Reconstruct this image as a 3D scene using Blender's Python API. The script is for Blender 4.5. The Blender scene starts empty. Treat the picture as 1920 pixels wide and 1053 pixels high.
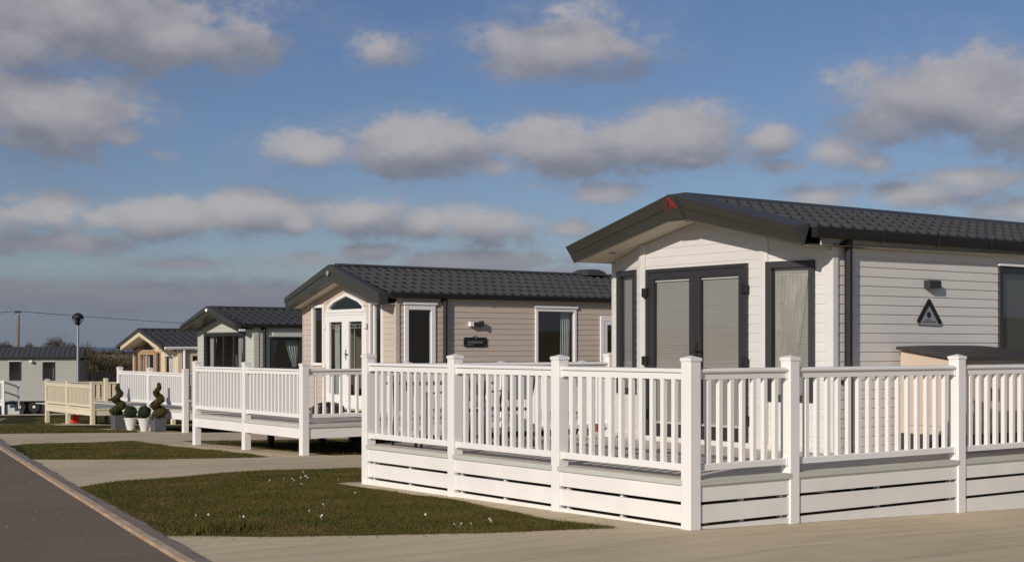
import bpy, math, random
import numpy as np
random.seed(7); rng = np.random.default_rng(7)
R = math.radians
C = bpy.context.scene.collection
ORG = {}

# ------------------------------------------------------------------ materials
def mat(name):
    m = bpy.data.materials.new(name); m.use_nodes = True
    nt = m.node_tree; b = nt.nodes['Principled BSDF']; return m, nt, b
def N(nt, t, **k):
    n = nt.nodes.new(t)
    for a, v in k.items():
        if a in n.inputs.keys(): n.inputs[a].default_value = v
        else: setattr(n, a, v)
    return n
def noise(nt, scale, detail=4, rough=.55, vec=None, stretch=None):
    tc = N(nt, 'ShaderNodeTexCoord'); n = N(nt, 'ShaderNodeTexNoise')
    n.inputs['Scale'].default_value = scale; n.inputs['Detail'].default_value = detail; n.inputs['Roughness'].default_value = rough
    if stretch:
        mp = N(nt, 'ShaderNodeMapping'); mp.inputs['Scale'].default_value = stretch
        nt.links.new(tc.outputs['Object'], mp.inputs[0]); nt.links.new(mp.outputs[0], n.inputs['Vector'])
    else: nt.links.new(tc.outputs['Object'], n.inputs['Vector'])
    return n
def ramp(nt, src, stops):
    r = N(nt, 'ShaderNodeValToRGB'); e = r.color_ramp.elements
    while len(e) < len(stops): e.new(.5)
    for i, (p, c) in enumerate(stops):
        e[i].position = p; e[i].color = (*c, 1) if len(c) == 3 else c
    nt.links.new(src, r.inputs[0]); return r
def bump(nt, b, src, strength, dist):
    n = N(nt, 'ShaderNodeBump'); n.inputs['Strength'].default_value = strength; n.inputs['Distance'].default_value = dist
    nt.links.new(src, n.inputs['Height']); nt.links.new(n.outputs[0], b.inputs['Normal']); return n
def simple(name, col, rough=.5, var=.06, scale=3., metal=0, spec=.5, bscale=60, bstr=.12, bd=.002, stretch=None):
    m, nt, b = mat(name)
    n = noise(nt, scale, 5, .6, stretch=stretch)
    lo = [c*(1-var) for c in col]; hi = [min(1, c*(1+var)) for c in col]
    r = ramp(nt, n.outputs['Fac'], [(.3, lo), (.7, hi)])
    nt.links.new(r.outputs[0], b.inputs['Base Color'])
    b.inputs['Roughness'].default_value = rough; b.inputs['Metallic'].default_value = metal
    b.inputs['Specular IOR Level'].default_value = spec
    if bstr: bump(nt, b, noise(nt, bscale, 3).outputs['Fac'], bstr, bd)
    return m
M = {}
M['upvc'] = simple('white upvc', (.80, .785, .75), .38, .025, 1.2, bstr=.04)
M['upvc_dirty'] = simple('weathered white upvc', (.79, .77, .725), .42, .05, 2.2, bstr=.05)
M['creampvc'] = simple('cream upvc', (.70, .625, .46), .42, .04, 1.5, bstr=.04)
M['trimgrey'] = simple('pale grey green deck trim', (.50, .51, .455), .6, .06, 4, stretch=(1, 1, 8))
M['deck'] = simple('grey composite decking', (.58, .52, .43), .7, .12, 3, bscale=40, bstr=.3, stretch=(.6, 9, 1))
M['sidW'] = simple('off white siding', (.635, .615, .575), .5, .035, 1.0, bscale=25, bstr=.1, stretch=(1, 1, 6))
M['sidB'] = simple('tan beige siding', (.53, .45, .37), .55, .045, 1.0, bscale=25, bstr=.1, stretch=(1, 1, 6))
M['sidG'] = simple('sage grey siding', (.50, .50, .43), .55, .04, 1.0, bstr=.08, stretch=(1, 1, 6))
M['sidC'] = simple('cream siding', (.64, .575, .46), .55, .04, 1.0, bstr=.08, stretch=(1, 1, 6))
M['sidS'] = simple('silver grey siding', (.38, .385, .345), .55, .04, 1.0, bstr=.08, stretch=(1, 1, 6))
M['char'] = simple('charcoal fascia metal', (.048, .047, .039), .42, .06, 2, bstr=.03)
M['tile'] = simple('dark grey tile sheet', (.066, .065, .062), .62, .14, 6, bscale=180, bstr=.35, bd=.003)
M['tileD'] = simple('near black tile sheet', (.046, .046, .048), .65, .14, 6, bscale=180, bstr=.35, bd=.003)
M['black'] = simple('black plastic', (.010, .010, .010), .6, .1, 4)
M['dframe'] = simple('anthracite window frame', (.030, .028, .030), .45, .05, 4, bstr=.03)
M['wframe'] = simple('white window frame', (.80, .785, .75), .35, .02, 4, bstr=.02)
M['tframe'] = simple('light oak window frame', (.40, .27, .16), .5, .1, 5)
M['cframe'] = simple('cream window frame', (.66, .56, .38), .45, .04, 5)
M['soffit'] = simple('cream soffit', (.66, .60, .47), .55, .04, 3)
M['inner'] = simple('cream interior board', (.52, .47, .38), .8, .1, 2)
M['dark'] = simple('shadowy underframe steel', (.018, .018, .02), .7, .2, 4)
M['tyre'] = simple('black tyre rubber', (.015, .015, .016), .8, .1, 4)
M['galv'] = simple('galvanised steel', (.32, .34, .35), .42, .12, 9, metal=.6)
M['blind'] = simple('venetian blind slat', (.43, .42, .40), .5, .04, 2, bstr=0)
M['blindD'] = simple('grey venetian slat', (.22, .22, .21), .5, .04, 2, bstr=0)
M['curtain'] = simple('pale curtain cloth', (.62, .64, .62), .85, .06, 6)
M['curtainC'] = simple('cream curtain cloth', (.66, .62, .54), .85, .06, 6)
M['redmark'] = simple('red enamel', (.34, .014, .01), .35, .05, 4)
M['plate'] = simple('brushed grey plate', (.36, .37, .37), .4, .05, 4, metal=.3)
M['boxcream'] = simple('beige storage box resin', (.56, .45, .345), .55, .03, 3, bscale=50, bstr=.1)
M['boxdark'] = simple('dark brown resin', (.042, .036, .033), .55, .1, 5)
M['ironwork'] = simple('black painted iron', (.02, .018, .017), .4, .1, 8)
M['potwhite'] = simple('white glazed pot', (.66, .66, .63), .35, .06, 6)
M['potdark'] = simple('slate grey planter', (.095, .095, .105), .6, .16, 9)
M['soil'] = simple('compost', (.03, .02, .014), .95, .3, 20)
M['terracotta'] = simple('terracotta', (.32, .11, .06), .8, .15, 9)
M['timber'] = simple('weathered timber', (.24, .20, .15), .85, .2, 5, bscale=30, bstr=.3, stretch=(6, 6, .7))
M['bark'] = simple('brown bark', (.09, .065, .045), .9, .3, 10)
M['redbox'] = simple('bright red plastic', (.72, .045, .012), .45, .05, 5)
M['stone'] = simple('brown rounded stone', (.15, .105, .085), .8, .25, 6, bscale=15, bstr=.5, bd=.01)
M['daisy'] = simple('white petals', (.62, .61, .55), .7, .02, 9)
M['cable'] = simple('dark cable', (.05, .05, .055), .6, .05, 3)
M['flower'] = simple('red brown foliage', (.30, .05, .03), .8, .3, 30)
M['cushion'] = simple('pale blue grey cushion', (.45, .45, .47), .9, .05, 8)

def foliage(name, a, b_, c, sc=9):
    m, nt, b = mat(name)
    n = noise(nt, sc, 3, .6)
    r = ramp(nt, n.outputs['Fac'], [(.3, a), (.5, b_), (.72, c)])
    nt.links.new(r.outputs[0], b.inputs['Base Color']); b.inputs['Roughness'].default_value = .75
    b.inputs['Specular IOR Level'].default_value = .25
    return m
M['boxleaf'] = foliage('dark clipped box leaf', (.010, .020, .008), (.018, .033, .011), (.036, .055, .016), 12)
M['spiral'] = foliage('bronze green conifer leaf', (.028, .030, .007), (.058, .046, .009), (.11, .06, .013), 7)
M['spiral2'] = foliage('mid green conifer leaf', (.020, .034, .008), (.038, .050, .011), (.085, .05, .014), 7)
M['twig'] = foliage('brown winter twigs', (.045, .035, .022), (.085, .062, .036), (.13, .092, .052), 1.2)
M['scrub'] = foliage('brown green scrub', (.034, .030, .015), (.068, .052, .027), (.115, .080, .042), .35)
M['grassblade'] = foliage('lawn grass', (.058, .064, .011), (.084, .074, .015), (.130, .088, .030), 1.6)

# ground (grass)
def ground_mat():
    m, nt, b = mat('mown grass')
    big = noise(nt, .55, 5, .62); fine = noise(nt, 9, 6, .7); fl = noise(nt, 60, 4, .7)
    r1 = ramp(nt, big.outputs['Fac'], [(.35, (.040, .048, .008)), (.52, (.056, .051, .011)), (.68, (.082, .056, .018))])
    r2 = ramp(nt, fine.outputs['Fac'], [(.25, (.45, .45, .45)), (.75, (1.4, 1.4, 1.4))])
    mx = N(nt, 'ShaderNodeMix', data_type='RGBA', blend_type='MULTIPLY'); mx.inputs[0].default_value = .7
    nt.links.new(r1.outputs[0], mx.inputs[6]); nt.links.new(r2.outputs[0], mx.inputs[7])
    nt.links.new(mx.outputs[2], b.inputs['Base Color']); b.inputs['Roughness'].default_value = .9
    b.inputs['Specular IOR Level'].default_value = .1
    bump(nt, b, fl.outputs['Fac'], .8, .02)
    return m
M['ground'] = ground_mat()
def conc_mat(name, base, dark, sc=1.0, fine=35, sw=.25):
    m, nt, b = mat(name)
    a = noise(nt, .45*sc, 6, .6); s = noise(nt, 1.2*sc, 5, .65, stretch=(.35, 5, 1)); f = noise(nt, fine, 5, .7)
    r1 = ramp(nt, a.outputs['Fac'], [(.3, dark), (.7, base)])
    r2 = ramp(nt, s.outputs['Fac'], [(.25, (.60, .59, .57)), (.5, (1, 1, 1)), (.8, (1.2, 1.2, 1.2))])
    r3 = ramp(nt, f.outputs['Fac'], [(.25, (.78, .77, .76)), (.75, (1.18, 1.18, 1.18))])
    mx = N(nt, 'ShaderNodeMix', data_type='RGBA', blend_type='MULTIPLY'); mx.inputs[0].default_value = sw+.35
    nt.links.new(r1.outputs[0], mx.inputs[6]); nt.links.new(r2.outputs[0], mx.inputs[7])
    m2 = N(nt, 'ShaderNodeMix', data_type='RGBA', blend_type='MULTIPLY'); m2.inputs[0].default_value = .8
    nt.links.new(mx.outputs[2], m2.inputs[6]); nt.links.new(r3.outputs[0], m2.inputs[7])
    nt.links.new(m2.outputs[2], b.inputs['Base Color']); b.inputs['Roughness'].default_value = .85
    b.inputs['Specular IOR Level'].default_value = .25
    bump(nt, b, f.outputs['Fac'], .5, .004)
    return m
M['concrete'] = conc_mat('brushed concrete', (.62, .515, .34), (.47, .39, .26))
M['asphalt'] = conc_mat('worn asphalt', (.20, .158, .112), (.15, .12, .085), .8, 70, .1)
M['kerbtop'] = conc_mat('tan kerb stone', (.56, .46, .33), (.34, .25, .17), 5, 30, .2)
M['kerbface'] = conc_mat('rust stained kerb face', (.50, .36, .23), (.26, .175, .11), 6, 30, .2)
M['haunch'] = conc_mat('grey kerb haunching', (.32, .265, .205), (.22, .18, .135), 3, 30, .2)
M['field'] = conc_mat('stubble field', (.20, .165, .085), (.13, .11, .055), .05, 1, .2)

def glass_mat(name, tint=(.9, .93, .93), refl=.85, base=.075):
    m, nt, b = mat(name); nt.nodes.remove(b)
    out = nt.nodes['Material Output']
    t = N(nt, 'ShaderNodeBsdfTransparent'); t.inputs[0].default_value = (*tint, 1)
    gl = N(nt, 'ShaderNodeBsdfGlossy'); gl.inputs['Roughness'].default_value = .015
    ge = N(nt, 'ShaderNodeNewGeometry'); dt = N(nt, 'ShaderNodeVectorMath', operation='DOT_PRODUCT'); nt.links.new(ge.outputs['Incoming'], dt.inputs[0]); nt.links.new(ge.outputs['Normal'], dt.inputs[1])
    def mm(op, a, b=None):
        n = N(nt, 'ShaderNodeMath', operation=op)
        for i, x in enumerate((a, b)):
            if x is None: continue
            if isinstance(x, (int, float)): n.inputs[i].default_value = x
            else: nt.links.new(x, n.inputs[i])
        return n.outputs[0]
    fac = mm('ADD', base, mm('MULTIPLY', mm('POWER', mm('SUBTRACT', 1.0, mm('ABSOLUTE', dt.outputs['Value'])), 4.2), refl))
    bm = noise(nt, 1.6, 2, .5); bp = N(nt, 'ShaderNodeBump'); bp.inputs['Strength'].default_value = .02; bp.inputs['Distance'].default_value = .01
    nt.links.new(bm.outputs['Fac'], bp.inputs['Height']); nt.links.new(bp.outputs[0], gl.inputs['Normal'])
    mx = N(nt, 'ShaderNodeMixShader')
    nt.links.new(fac, mx.inputs[0])
    nt.links.new(t.outputs[0], mx.inputs[1]); nt.links.new(gl.outputs[0], mx.inputs[2]); nt.links.new(mx.outputs[0], out.inputs[0])
    return m
M['glass'] = glass_mat('window glass', (.86, .86, .84))
M['glassD'] = glass_mat('tinted window glass', (.72, .74, .73), base=.15)
def net_mat():
    m, nt, b = mat('white net curtain'); b.inputs['Base Color'].default_value = (.66, .64, .57, 1); b.inputs['Roughness'].default_value = .9
    out = nt.nodes['Material Output']; t = N(nt, 'ShaderNodeBsdfTransparent'); mx = N(nt, 'ShaderNodeMixShader')
    w_ = noise(nt, 5, 3, .6, stretch=(1, 1, .35)); rp = ramp(nt, w_.outputs['Fac'], [(.38, (.12, .12, .12)), (.62, (.62, .62, .62))])
    nt.links.new(rp.outputs[0], mx.inputs[0]); nt.links.new(t.outputs[0], mx.inputs[1]); nt.links.new(b.outputs[0], mx.inputs[2]); nt.links.new(mx.outputs[0], out.inputs[0]); return m
M['net'] = net_mat()
M['globe'] = glass_mat('clear lamp globe', (.8, .8, .8))
def water_mat():
    m, nt, b = mat('sea water'); b.inputs['Base Color'].default_value = (.05, .085, .14, 1); b.inputs['Roughness'].default_value = .35
    bump(nt, b, noise(nt, .08, 4).outputs['Fac'], .4, .5); return m
M['sea'] = water_mat()

# ------------------------------------------------------------------ mesh helpers
class MB:
    def __init__(s): s.v = []; s.f = []
    def add(s, vs, fs):
        o = len(s.v); s.v += [tuple(p) for p in vs]; s.f += [tuple(i+o for i in f) for f in fs]; return s
    def quad(s, a, b, c, d): return s.add([a, b, c, d], [(0, 1, 2, 3)])
    def box(s, x0, x1, y0, y1, z0, z1):
        return s.hexa([(x0, y0, z0), (x1, y0, z0), (x1, y1, z0), (x0, y1, z0), (x0, y0, z1), (x1, y0, z1), (x1, y1, z1), (x0, y1, z1)])
    def hexa(s, p): return s.add(p, [(3, 2, 1, 0), (4, 5, 6, 7), (0, 1, 5, 4), (1, 2, 6, 5), (2, 3, 7, 6), (3, 0, 4, 7)])
    def loft(s, rings, close=True, caps=True):
        n = len(rings[0]); vs = [p for r in rings for p in r]; fs = []
        for k in range(len(rings)-1):
            for i in range(n if close else n-1):
                j = (i+1) % n; fs.append((k*n+i, k*n+j, (k+1)*n+j, (k+1)*n+i))
        if caps: fs.append(tuple(range(n-1, -1, -1))); fs.append(tuple((len(rings)-1)*n+i for i in range(n)))
        return s.add(vs, fs)
    def lathe(s, prof, c=(0, 0, 0), n=24):
        rings = [[(c[0]+r*math.cos(2*math.pi*i/n), c[1]+r*math.sin(2*math.pi*i/n), c[2]+z) for i in range(n)] for r, z in prof]
        return s.loft(rings)
    def tube(s, pts, r, n=8):
        rings = []
        for k, p in enumerate(pts):
            a = pts[max(0, k-1)]; b = pts[min(len(pts)-1, k+1)]
            d = np.array(b, float)-np.array(a, float); d /= np.linalg.norm(d)+1e-9
            h = np.array((0, 0, 1.)) if abs(d[2]) < .9 else np.array((1., 0, 0))
            x = np.cross(d, h); x /= np.linalg.norm(x); y = np.cross(d, x)
            rr = r[k] if isinstance(r, (list, tuple)) else r
            rings.append([tuple(np.array(p)+rr*(math.cos(2*math.pi*i/n)*x+math.sin(2*math.pi*i/n)*y)) for i in range(n)])
        return s.loft(rings)
    def prism(s, poly, y0, y1, axis='y'):
        def P(a, b, t): return (a, t, b) if axis == 'y' else ((t, a, b) if axis == 'x' else (a, b, t))
        return s.loft([[P(a, b, y0) for a, b in poly], [P(a, b, y1) for a, b in poly]])
def mesh(name, mb, m, org=(0, 0, 0), smooth=False):
    me = bpy.data.meshes.new(name)
    me.from_pydata([(p[0]-org[0], p[1]-org[1], p[2]-org[2]) for p in mb.v], [], mb.f)
    me.materials.append(M[m] if isinstance(m, str) else m)
    if smooth: me.polygons.foreach_set('use_smooth', [True]*len(me.polygons))
    me.validate(); me.update(); return me
SPLIT = {'corner_trim', 'hinge', 'skirt_batten', 'joist', 'mullion', 'handrail', 'tread', 'post', 'soffit_light', 'handle', 'blind_rail', 'wall_lamp', 'top_rail_loose'}
def pieces(mb):
    par = list(range(len(mb.v)))
    def find(x):
        while par[x] != x: par[x] = par[par[x]]; x = par[x]
        return x
    for f in mb.f:
        for i in f[1:]:
            a, b = find(f[0]), find(i)
            if a != b: par[a] = b
    groups = {}
    for f in mb.f: groups.setdefault(find(f[0]), []).append(f)
    out = []
    for fs in groups.values():
        idx = sorted({i for f in fs for i in f}); mp = {i: k for k, i in enumerate(idx)}; q = MB(); q.v = [mb.v[i] for i in idx]; q.f = [tuple(mp[i] for i in f) for f in fs]; out.append(q)
    return out
def part(name, mb, m, parent, bevel=0, smooth=False, kind=None, label=None):
    if name in SPLIT and kind is None:
        ps = pieces(mb)
        if len(ps) > 1: return [part_one(name, q, m, parent, bevel, smooth, kind, label) for q in ps][0]
    return part_one(name, mb, m, parent, bevel, smooth, kind, label)
def part_one(name, mb, m, parent, bevel=0, smooth=False, kind=None, label=None):
    o = bpy.data.objects.new(name, mesh(name, mb, m, ORG.get(parent.name, (0, 0, 0)), smooth)); C.objects.link(o)
    o.parent = parent; ORG[o.name] = ORG.get(parent.name, (0, 0, 0))
    if bevel:
        b = o.modifiers.new('bevel', 'BEVEL'); b.width = bevel; b.segments = 2; b.limit_method = 'ANGLE'
    if kind: o['kind'] = kind
    if label: o['label'] = label
    return o
def inst(name, me, parent, loc, bevel=0, rz=0):
    o = bpy.data.objects.new(name, me); C.objects.link(o); o.parent = parent
    g = ORG.get(parent.name, (0, 0, 0)); o.location = (loc[0]-g[0], loc[1]-g[1], loc[2]-g[2]); o.rotation_euler = (0, 0, rz)
    if bevel:
        b = o.modifiers.new('bevel', 'BEVEL'); b.width = bevel; b.segments = 2; b.limit_method = 'ANGLE'
    return o
def thing(name, label, cat, loc, group=None, rz=0, local=False):
    o = bpy.data.objects.new(name, None); C.objects.link(o); o.location = loc; o.rotation_euler = (0, 0, rz)
    o.empty_display_size = .2; o['label'] = label; o['category'] = cat
    if group: o['group'] = group
    ORG[o.name] = (0, 0, 0) if local else tuple(loc)
    return o
def single(name, mb, m, label, cat, org=(0, 0, 0), group=None, smooth=False):
    o = bpy.data.objects.new(name, mesh(name, mb, m, org, smooth)); C.objects.link(o); o.location = org
    o['label'] = label; o['category'] = cat
    if group: o['group'] = group
    return o
def setting(name, mb, m, kind='structure', smooth=False):
    o = bpy.data.objects.new(name, mesh(name, mb, m, (0, 0, 0), smooth)); C.objects.link(o); o['kind'] = kind; return o

# ------------------------------------------------------------------ terrain
FV = [(-60, 0), (0, 0), (6, -.05), (11.5, -.11), (22.3, -.29), (33.5, -.61), (45, -1.0), (62, -1.45), (90, -2.2), (200, -3.6), (420, -4.2)]
def g(u, v):
    z = FV[-1][1]
    for (a, x), (b, y) in zip(FV, FV[1:]):
        if v <= b: z = x+(y-x)*(v-a)/(b-a); break
    return z-.03*min(max(u, 0), 12)
def clip(poly, a, b, c):            # keep a*x+b*y<=c
    out = []
    for i in range(len(poly)):
        p, q = poly[i-1], poly[i]; dp = a*p[0]+b*p[1]-c; dq = a*q[0]+b*q[1]-c
        if (dp <= 0) != (dq <= 0):
            t = dp/(dp-dq); out.append((p[0]+t*(q[0]-p[0]), p[1]+t*(q[1]-p[1])))
        if dq <= 0: out.append(q)
    return out
def sheet(poly, off, cell=.5, mb=None, thick=0):
    mb = mb or MB(); us = [p[0] for p in poly]; vs = [p[1] for p in poly]
    i0, i1 = math.floor(min(us)/cell), math.ceil(max(us)/cell)
    for i in range(i0, i1):
        col = clip(clip(poly, -1, 0, -i*cell), 1, 0, (i+1)*cell)
        if len(col) < 3: continue
        j0, j1 = math.floor(min(p[1] for p in col)/cell), math.ceil(max(p[1] for p in col)/cell)
        for j in range(j0, j1):
            c2 = clip(clip(col, 0, -1, -j*cell), 0, 1, (j+1)*cell)
            if len(c2) >= 3: mb.add([(x, y, g(x, y)+off) for x, y in c2], [tuple(range(len(c2)))])
    return mb
def axis_lines(lo, hi, far_lo, far_hi, step):
    a = [lo+step*i for i in range(int((hi-lo)/step)+1)]; s = step; x = hi
    while x < far_hi: s *= 1.35; x += s; a.append(min(x, far_hi))
    s = step; x = lo; pre = []
    while x > far_lo: s *= 1.35; x -= s; pre.append(max(x, far_lo))
    return pre[::-1]+a
U = axis_lines(-12, 30, -500, 520, .5); V = axis_lines(-14, 70, -400, 420, .5)
mb = MB(); mb.v = [(u, v, g(u, v)) for u in U for v in V]; nv = len(V)
mb.f = [(i*nv+j, (i+1)*nv+j, (i+1)*nv+j+1, i*nv+j+1) for i in range(len(U)-1) for j in range(nv-1)]
setting('ground', mb, 'ground')
mb = MB().quad((-20000, -3000, -9), (20000, -3000, -9), (20000, 30000, -9), (-20000, 30000, -9)); setting('sea', mb, 'sea')

KE = [(-24, -9.1), (-14, -7.15), (0, -4.41), (1, -4.22), (3.34, -3.78), (7.13, -3.04), (11.04, -2.26), (16.16, -1.2), (22, .15), (30, 2.2), (40, 5.2), (52, 9.2)]   # (v,u) of the road edge
def ku(v):
    for (a, x), (b, y) in zip(KE, KE[1:]):
        if v <= b: return x+(y-x)*(v-a)/(b-a)
    return KE[-1][1]
road = [(u, v) for v, u in KE] + [(0.5, 52), (-6, 40), (-7.5, 22), (-9, 12), (-11, 0), (-14, -24)]
setting('road', sheet(road, .004), 'asphalt')
kv = [(-24+.25*i) for i in range(int(76/.25)+1)]
wob = [random.uniform(-.012, .012) for _ in kv]
kt = MB(); kf = MB(); kh = MB()
for k in range(len(kv)-1):
    a, b = kv[k], kv[k+1]
    def P(v, d, h, w=0): u = ku(v)+d+w; return (u, v, g(u, v)+h)
    kf.quad(P(a, -.055, .0), P(b, -.055, .0), P(b, -.038, .028), P(a, -.038, .028))
    kt.quad(P(a, -.038, .028), P(b, -.038, .028), P(b, .03, .030, wob[k+1]*.4), P(a, .03, .030, wob[k]*.4))
    kh.quad(P(a, .03, .028), P(b, .03, .028), P(b, .07, .022), P(a, .07, .022))
    kh.quad(P(a, .07, .022), P(b, .07, .022), P(b, .185, .010, wob[k+1]*1.8), P(a, .185, .010, wob[k]*1.8))
kerb = thing('kerb', 'tan kerb with rust stained face along the road', 'kerb', (-4.2, 1, 0))
part('kerb_top', kt, 'kerbtop', kerb); part('kerb_face', kf, 'kerbface', kerb); part('haunching', kh, 'haunch', kerb)

kin = lambda v: (ku(v)+.12, v)
def wig(pts, amp=.03, step=.22):
    out = []
    for (x0, y0), (x1, y1) in zip(pts, pts[1:]):
        L = math.hypot(x1-x0, y1-y0); n = max(1, int(L/step))
        for i in range(n):
            t = i/n; out.append((x0+(x1-x0)*t+random.uniform(-amp, amp), y0+(y1-y0)*t+random.uniform(-amp, amp)))
    out.append(pts[-1]); return out
G1N = [(-3.78, 2.55), (-3.09, 1.94), (-2.32, 1.47), (-1.52, 1.02), (-.41, .56)]       # near edge of the near lawn
G1E = [(-.41, .56), (-.45, 1.72), (-.23, 3.3), (-.21, 4.02), (-.19, 5.9)]
G1F = [(-2.82, 7.45), (-2.04, 7.95), (-.7, 8.3), (.32, 8.3), (1.49, 8.35), (14, 8.9)]
G2N = [(-1.75, 12.75), (-.22, 11.30), (.74, 11.22), (1.5, 11.27)]
G2E = [(1.5, 11.27), (1.62, 13.5), (1.6, 15.6), (1.7, 17.7)]
G2F = [(-.72, 17.1), (1.7, 17.6), (14, 18.4)]
w = wig
driveA = [kin(-14), kin(-7), kin(0)] + w(G1N) + w(G1E) + [(-.2, 6.0), (15, 6.4), (15, -14)]
setting('concrete_drive_near', sheet(driveA, .005), 'concrete')
driveB = [kin(7.5)] + w(G1F)[1:] + [(15, 8.9), (15, 11.6), (2.75, 11.45), (2.75, 17.7)] + w(G2E, .02)[::-1] + w(G2N)[::-1] + [kin(12.75), kin(11), kin(9)]
setting('concrete_drive_second', sheet(driveB, .005), 'concrete')
driveC = [kin(17.1)] + w(G2F, .02)[1:] + [(15, 18.4), (15, 22.4), (5.3, 22.35), (5.3, 27.5), (4.1, 27.5), (4.0, 23.0)] + w([(3.35, 22.8), (1.82, 22.7), (.62, 22.5)], .02) + [kin(22.5), kin(19.5)]
setting('concrete_drive_third', sheet(driveC, .005), 'concrete')
driveD = [kin(32.4), (5, 32.6), (16, 32.4), (16, 35.0), (7.2, 35.1), (7.6, 39.6), (6.6, 39.6), (6.3, 35.4), kin(35.0)]
setting('concrete_drive_far', sheet(driveD, .006), 'concrete')
padE = [(-8, 74), (18, 56.5), (25, 70), (0, 90)]
setting('concrete_pad_far', sheet(padE, .006), 'concrete')

# grass blades on the lawns and along their edges
def inpoly(x, y, poly):
    x = np.asarray(x); y = np.asarray(y); r = np.zeros(x.shape, bool)
    for i in range(len(poly)):
        x0, y0 = poly[i-1]; x1, y1 = poly[i]
        c = ((y0 > y) != (y1 > y)) & (x < (x1-x0)*(y-y0)/((y1-y0) or 1e-9)+x0); r ^= c
    return r
def blades(name, polys, n, h0, h1, wd, seedpts=None):
    xs = []; ys = []
    for poly, k in polys:
        p = np.array(poly); lo = p.min(0); hi = p.max(0)
        x = rng.uniform(lo[0], hi[0], k*3); y = rng.uniform(lo[1], hi[1], k*3); q = inpoly(x, y, poly)
        xs.append(x[q][:k]); ys.append(y[q][:k])
    if seedpts is not None: xs.append(seedpts[0]); ys.append(seedpts[1])
    x = np.concatenate(xs); y = np.concatenate(ys); n = len(x)
    vs, zs = [a[0] for a in FV], [a[1] for a in FV]
    z = np.interp(y, vs, zs)-.03*np.clip(x, 0, 12)
    h = rng.uniform(h0, h1, n)*(1+.5*np.sin(x*2.3+y*1.7)*np.sin(y*3.1-x)); a = rng.uniform(0, 2*np.pi, n); wv = wd*rng.uniform(.6, 1.4, n)
    dx = np.cos(a)*wv; dy = np.sin(a)*wv; lx = rng.normal(0, .45, n)*h; ly = rng.normal(0, .45, n)*h
    co = np.empty((n, 3, 3)); co[:, 0] = np.stack([x-dx, y-dy, z], 1); co[:, 1] = np.stack([x+dx, y+dy, z], 1); co[:, 2] = np.stack([x+lx, y+ly, z+h], 1)
    me = bpy.data.meshes.new(name); me.vertices.add(n*3); me.vertices.foreach_set('co', co.ravel())
    me.loops.add(n*3); me.loops.foreach_set('vertex_index', np.arange(n*3, dtype=np.int32))
    me.polygons.add(n); me.polygons.foreach_set('loop_start', np.arange(0, n*3, 3, dtype=np.int32)); me.polygons.foreach_set('loop_total', np.full(n, 3, dtype=np.int32))
    me.materials.append(M['grassblade']); me.update(); me.validate()
    o = bpy.data.objects.new(name, me); C.objects.link(o); o['kind'] = 'stuff'; return o
lawn1 = [(ku(2.6)+.20, 2.6), (-3.09, 1.97), (-2.32, 1.50), (-1.52, 1.05), (-.42, .6), (-.46, 1.72), (-.24, 3.3), (-.22, 4.02), (-.2, 5.9), (-.1, 8.2), (-.7, 8.25), (-2.04, 7.9), (-2.83, 7.45)]
edge1 = [p for p in lawn1]
def along(pts, n, s=.03):
    x = []; y = []
    for (a, b), (c, d) in zip(pts, pts[1:]):
        k = int(n*math.hypot(c-a, d-b)); t = rng.uniform(0, 1, k); x.append(a+(c-a)*t+rng.normal(0, s, k)); y.append(b+(d-b)*t+rng.normal(0, s, k))
    return np.concatenate(x), np.concatenate(y)
e = along(G1N+G1E[1:4], 900); e2 = along(G1F[:4]+[(1.4, 8.3)], 500); e3 = along([(ku(v)+.20, v) for v in (2.6, 4, 5.5, 7.4)], 900, .022)
blades('lawn_grass', [(lawn1, 150000), ([(-.22, 5.95), (2.2, 6.1), (2.2, 8.3), (-.12, 8.25)], 30000)], 0,   .010, .025, .0042, (np.concatenate([e[0], e2[0], e3[0]]), np.concatenate([e[1], e2[1], e3[1]])))
lawn2 = [(ku(12.75)+.2, 12.8), (-.22, 11.36), (.74, 11.28), (1.5, 11.32), (1.58, 13.5), (1.56, 15.6), (1.66, 17.5), (-.6, 17.1)]
e = along(G2N+G2E[1:], 300); blades('lawn_grass', [(lawn2, 60000), ([(2.8, 11.6), (9, 11.7), (9, 17.9), (2.8, 17.7)], 20000)], 0, .012, .034, .006, e)
lawn3 = [(.7, 22.6), (3.3, 22.9), (4.0, 23.1), (4.05, 28), (5, 32.5), (3.0, 32.4)]
lawn4 = [(6, 35.2), (6.3, 35.5), (6.6, 40), (14, 52), (10.5, 52)]
blades('lawn_grass', [(lawn3, 30000), (lawn4, 25000)], 0, .02, .06, .010)
tf = (np.array(rng.normal(-3.25, .13, 1500)), np.array(rng.normal(2.55, .10, 1500)))
blades('lawn_grass', [], 0, .04, .10, .005, tf)
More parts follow.
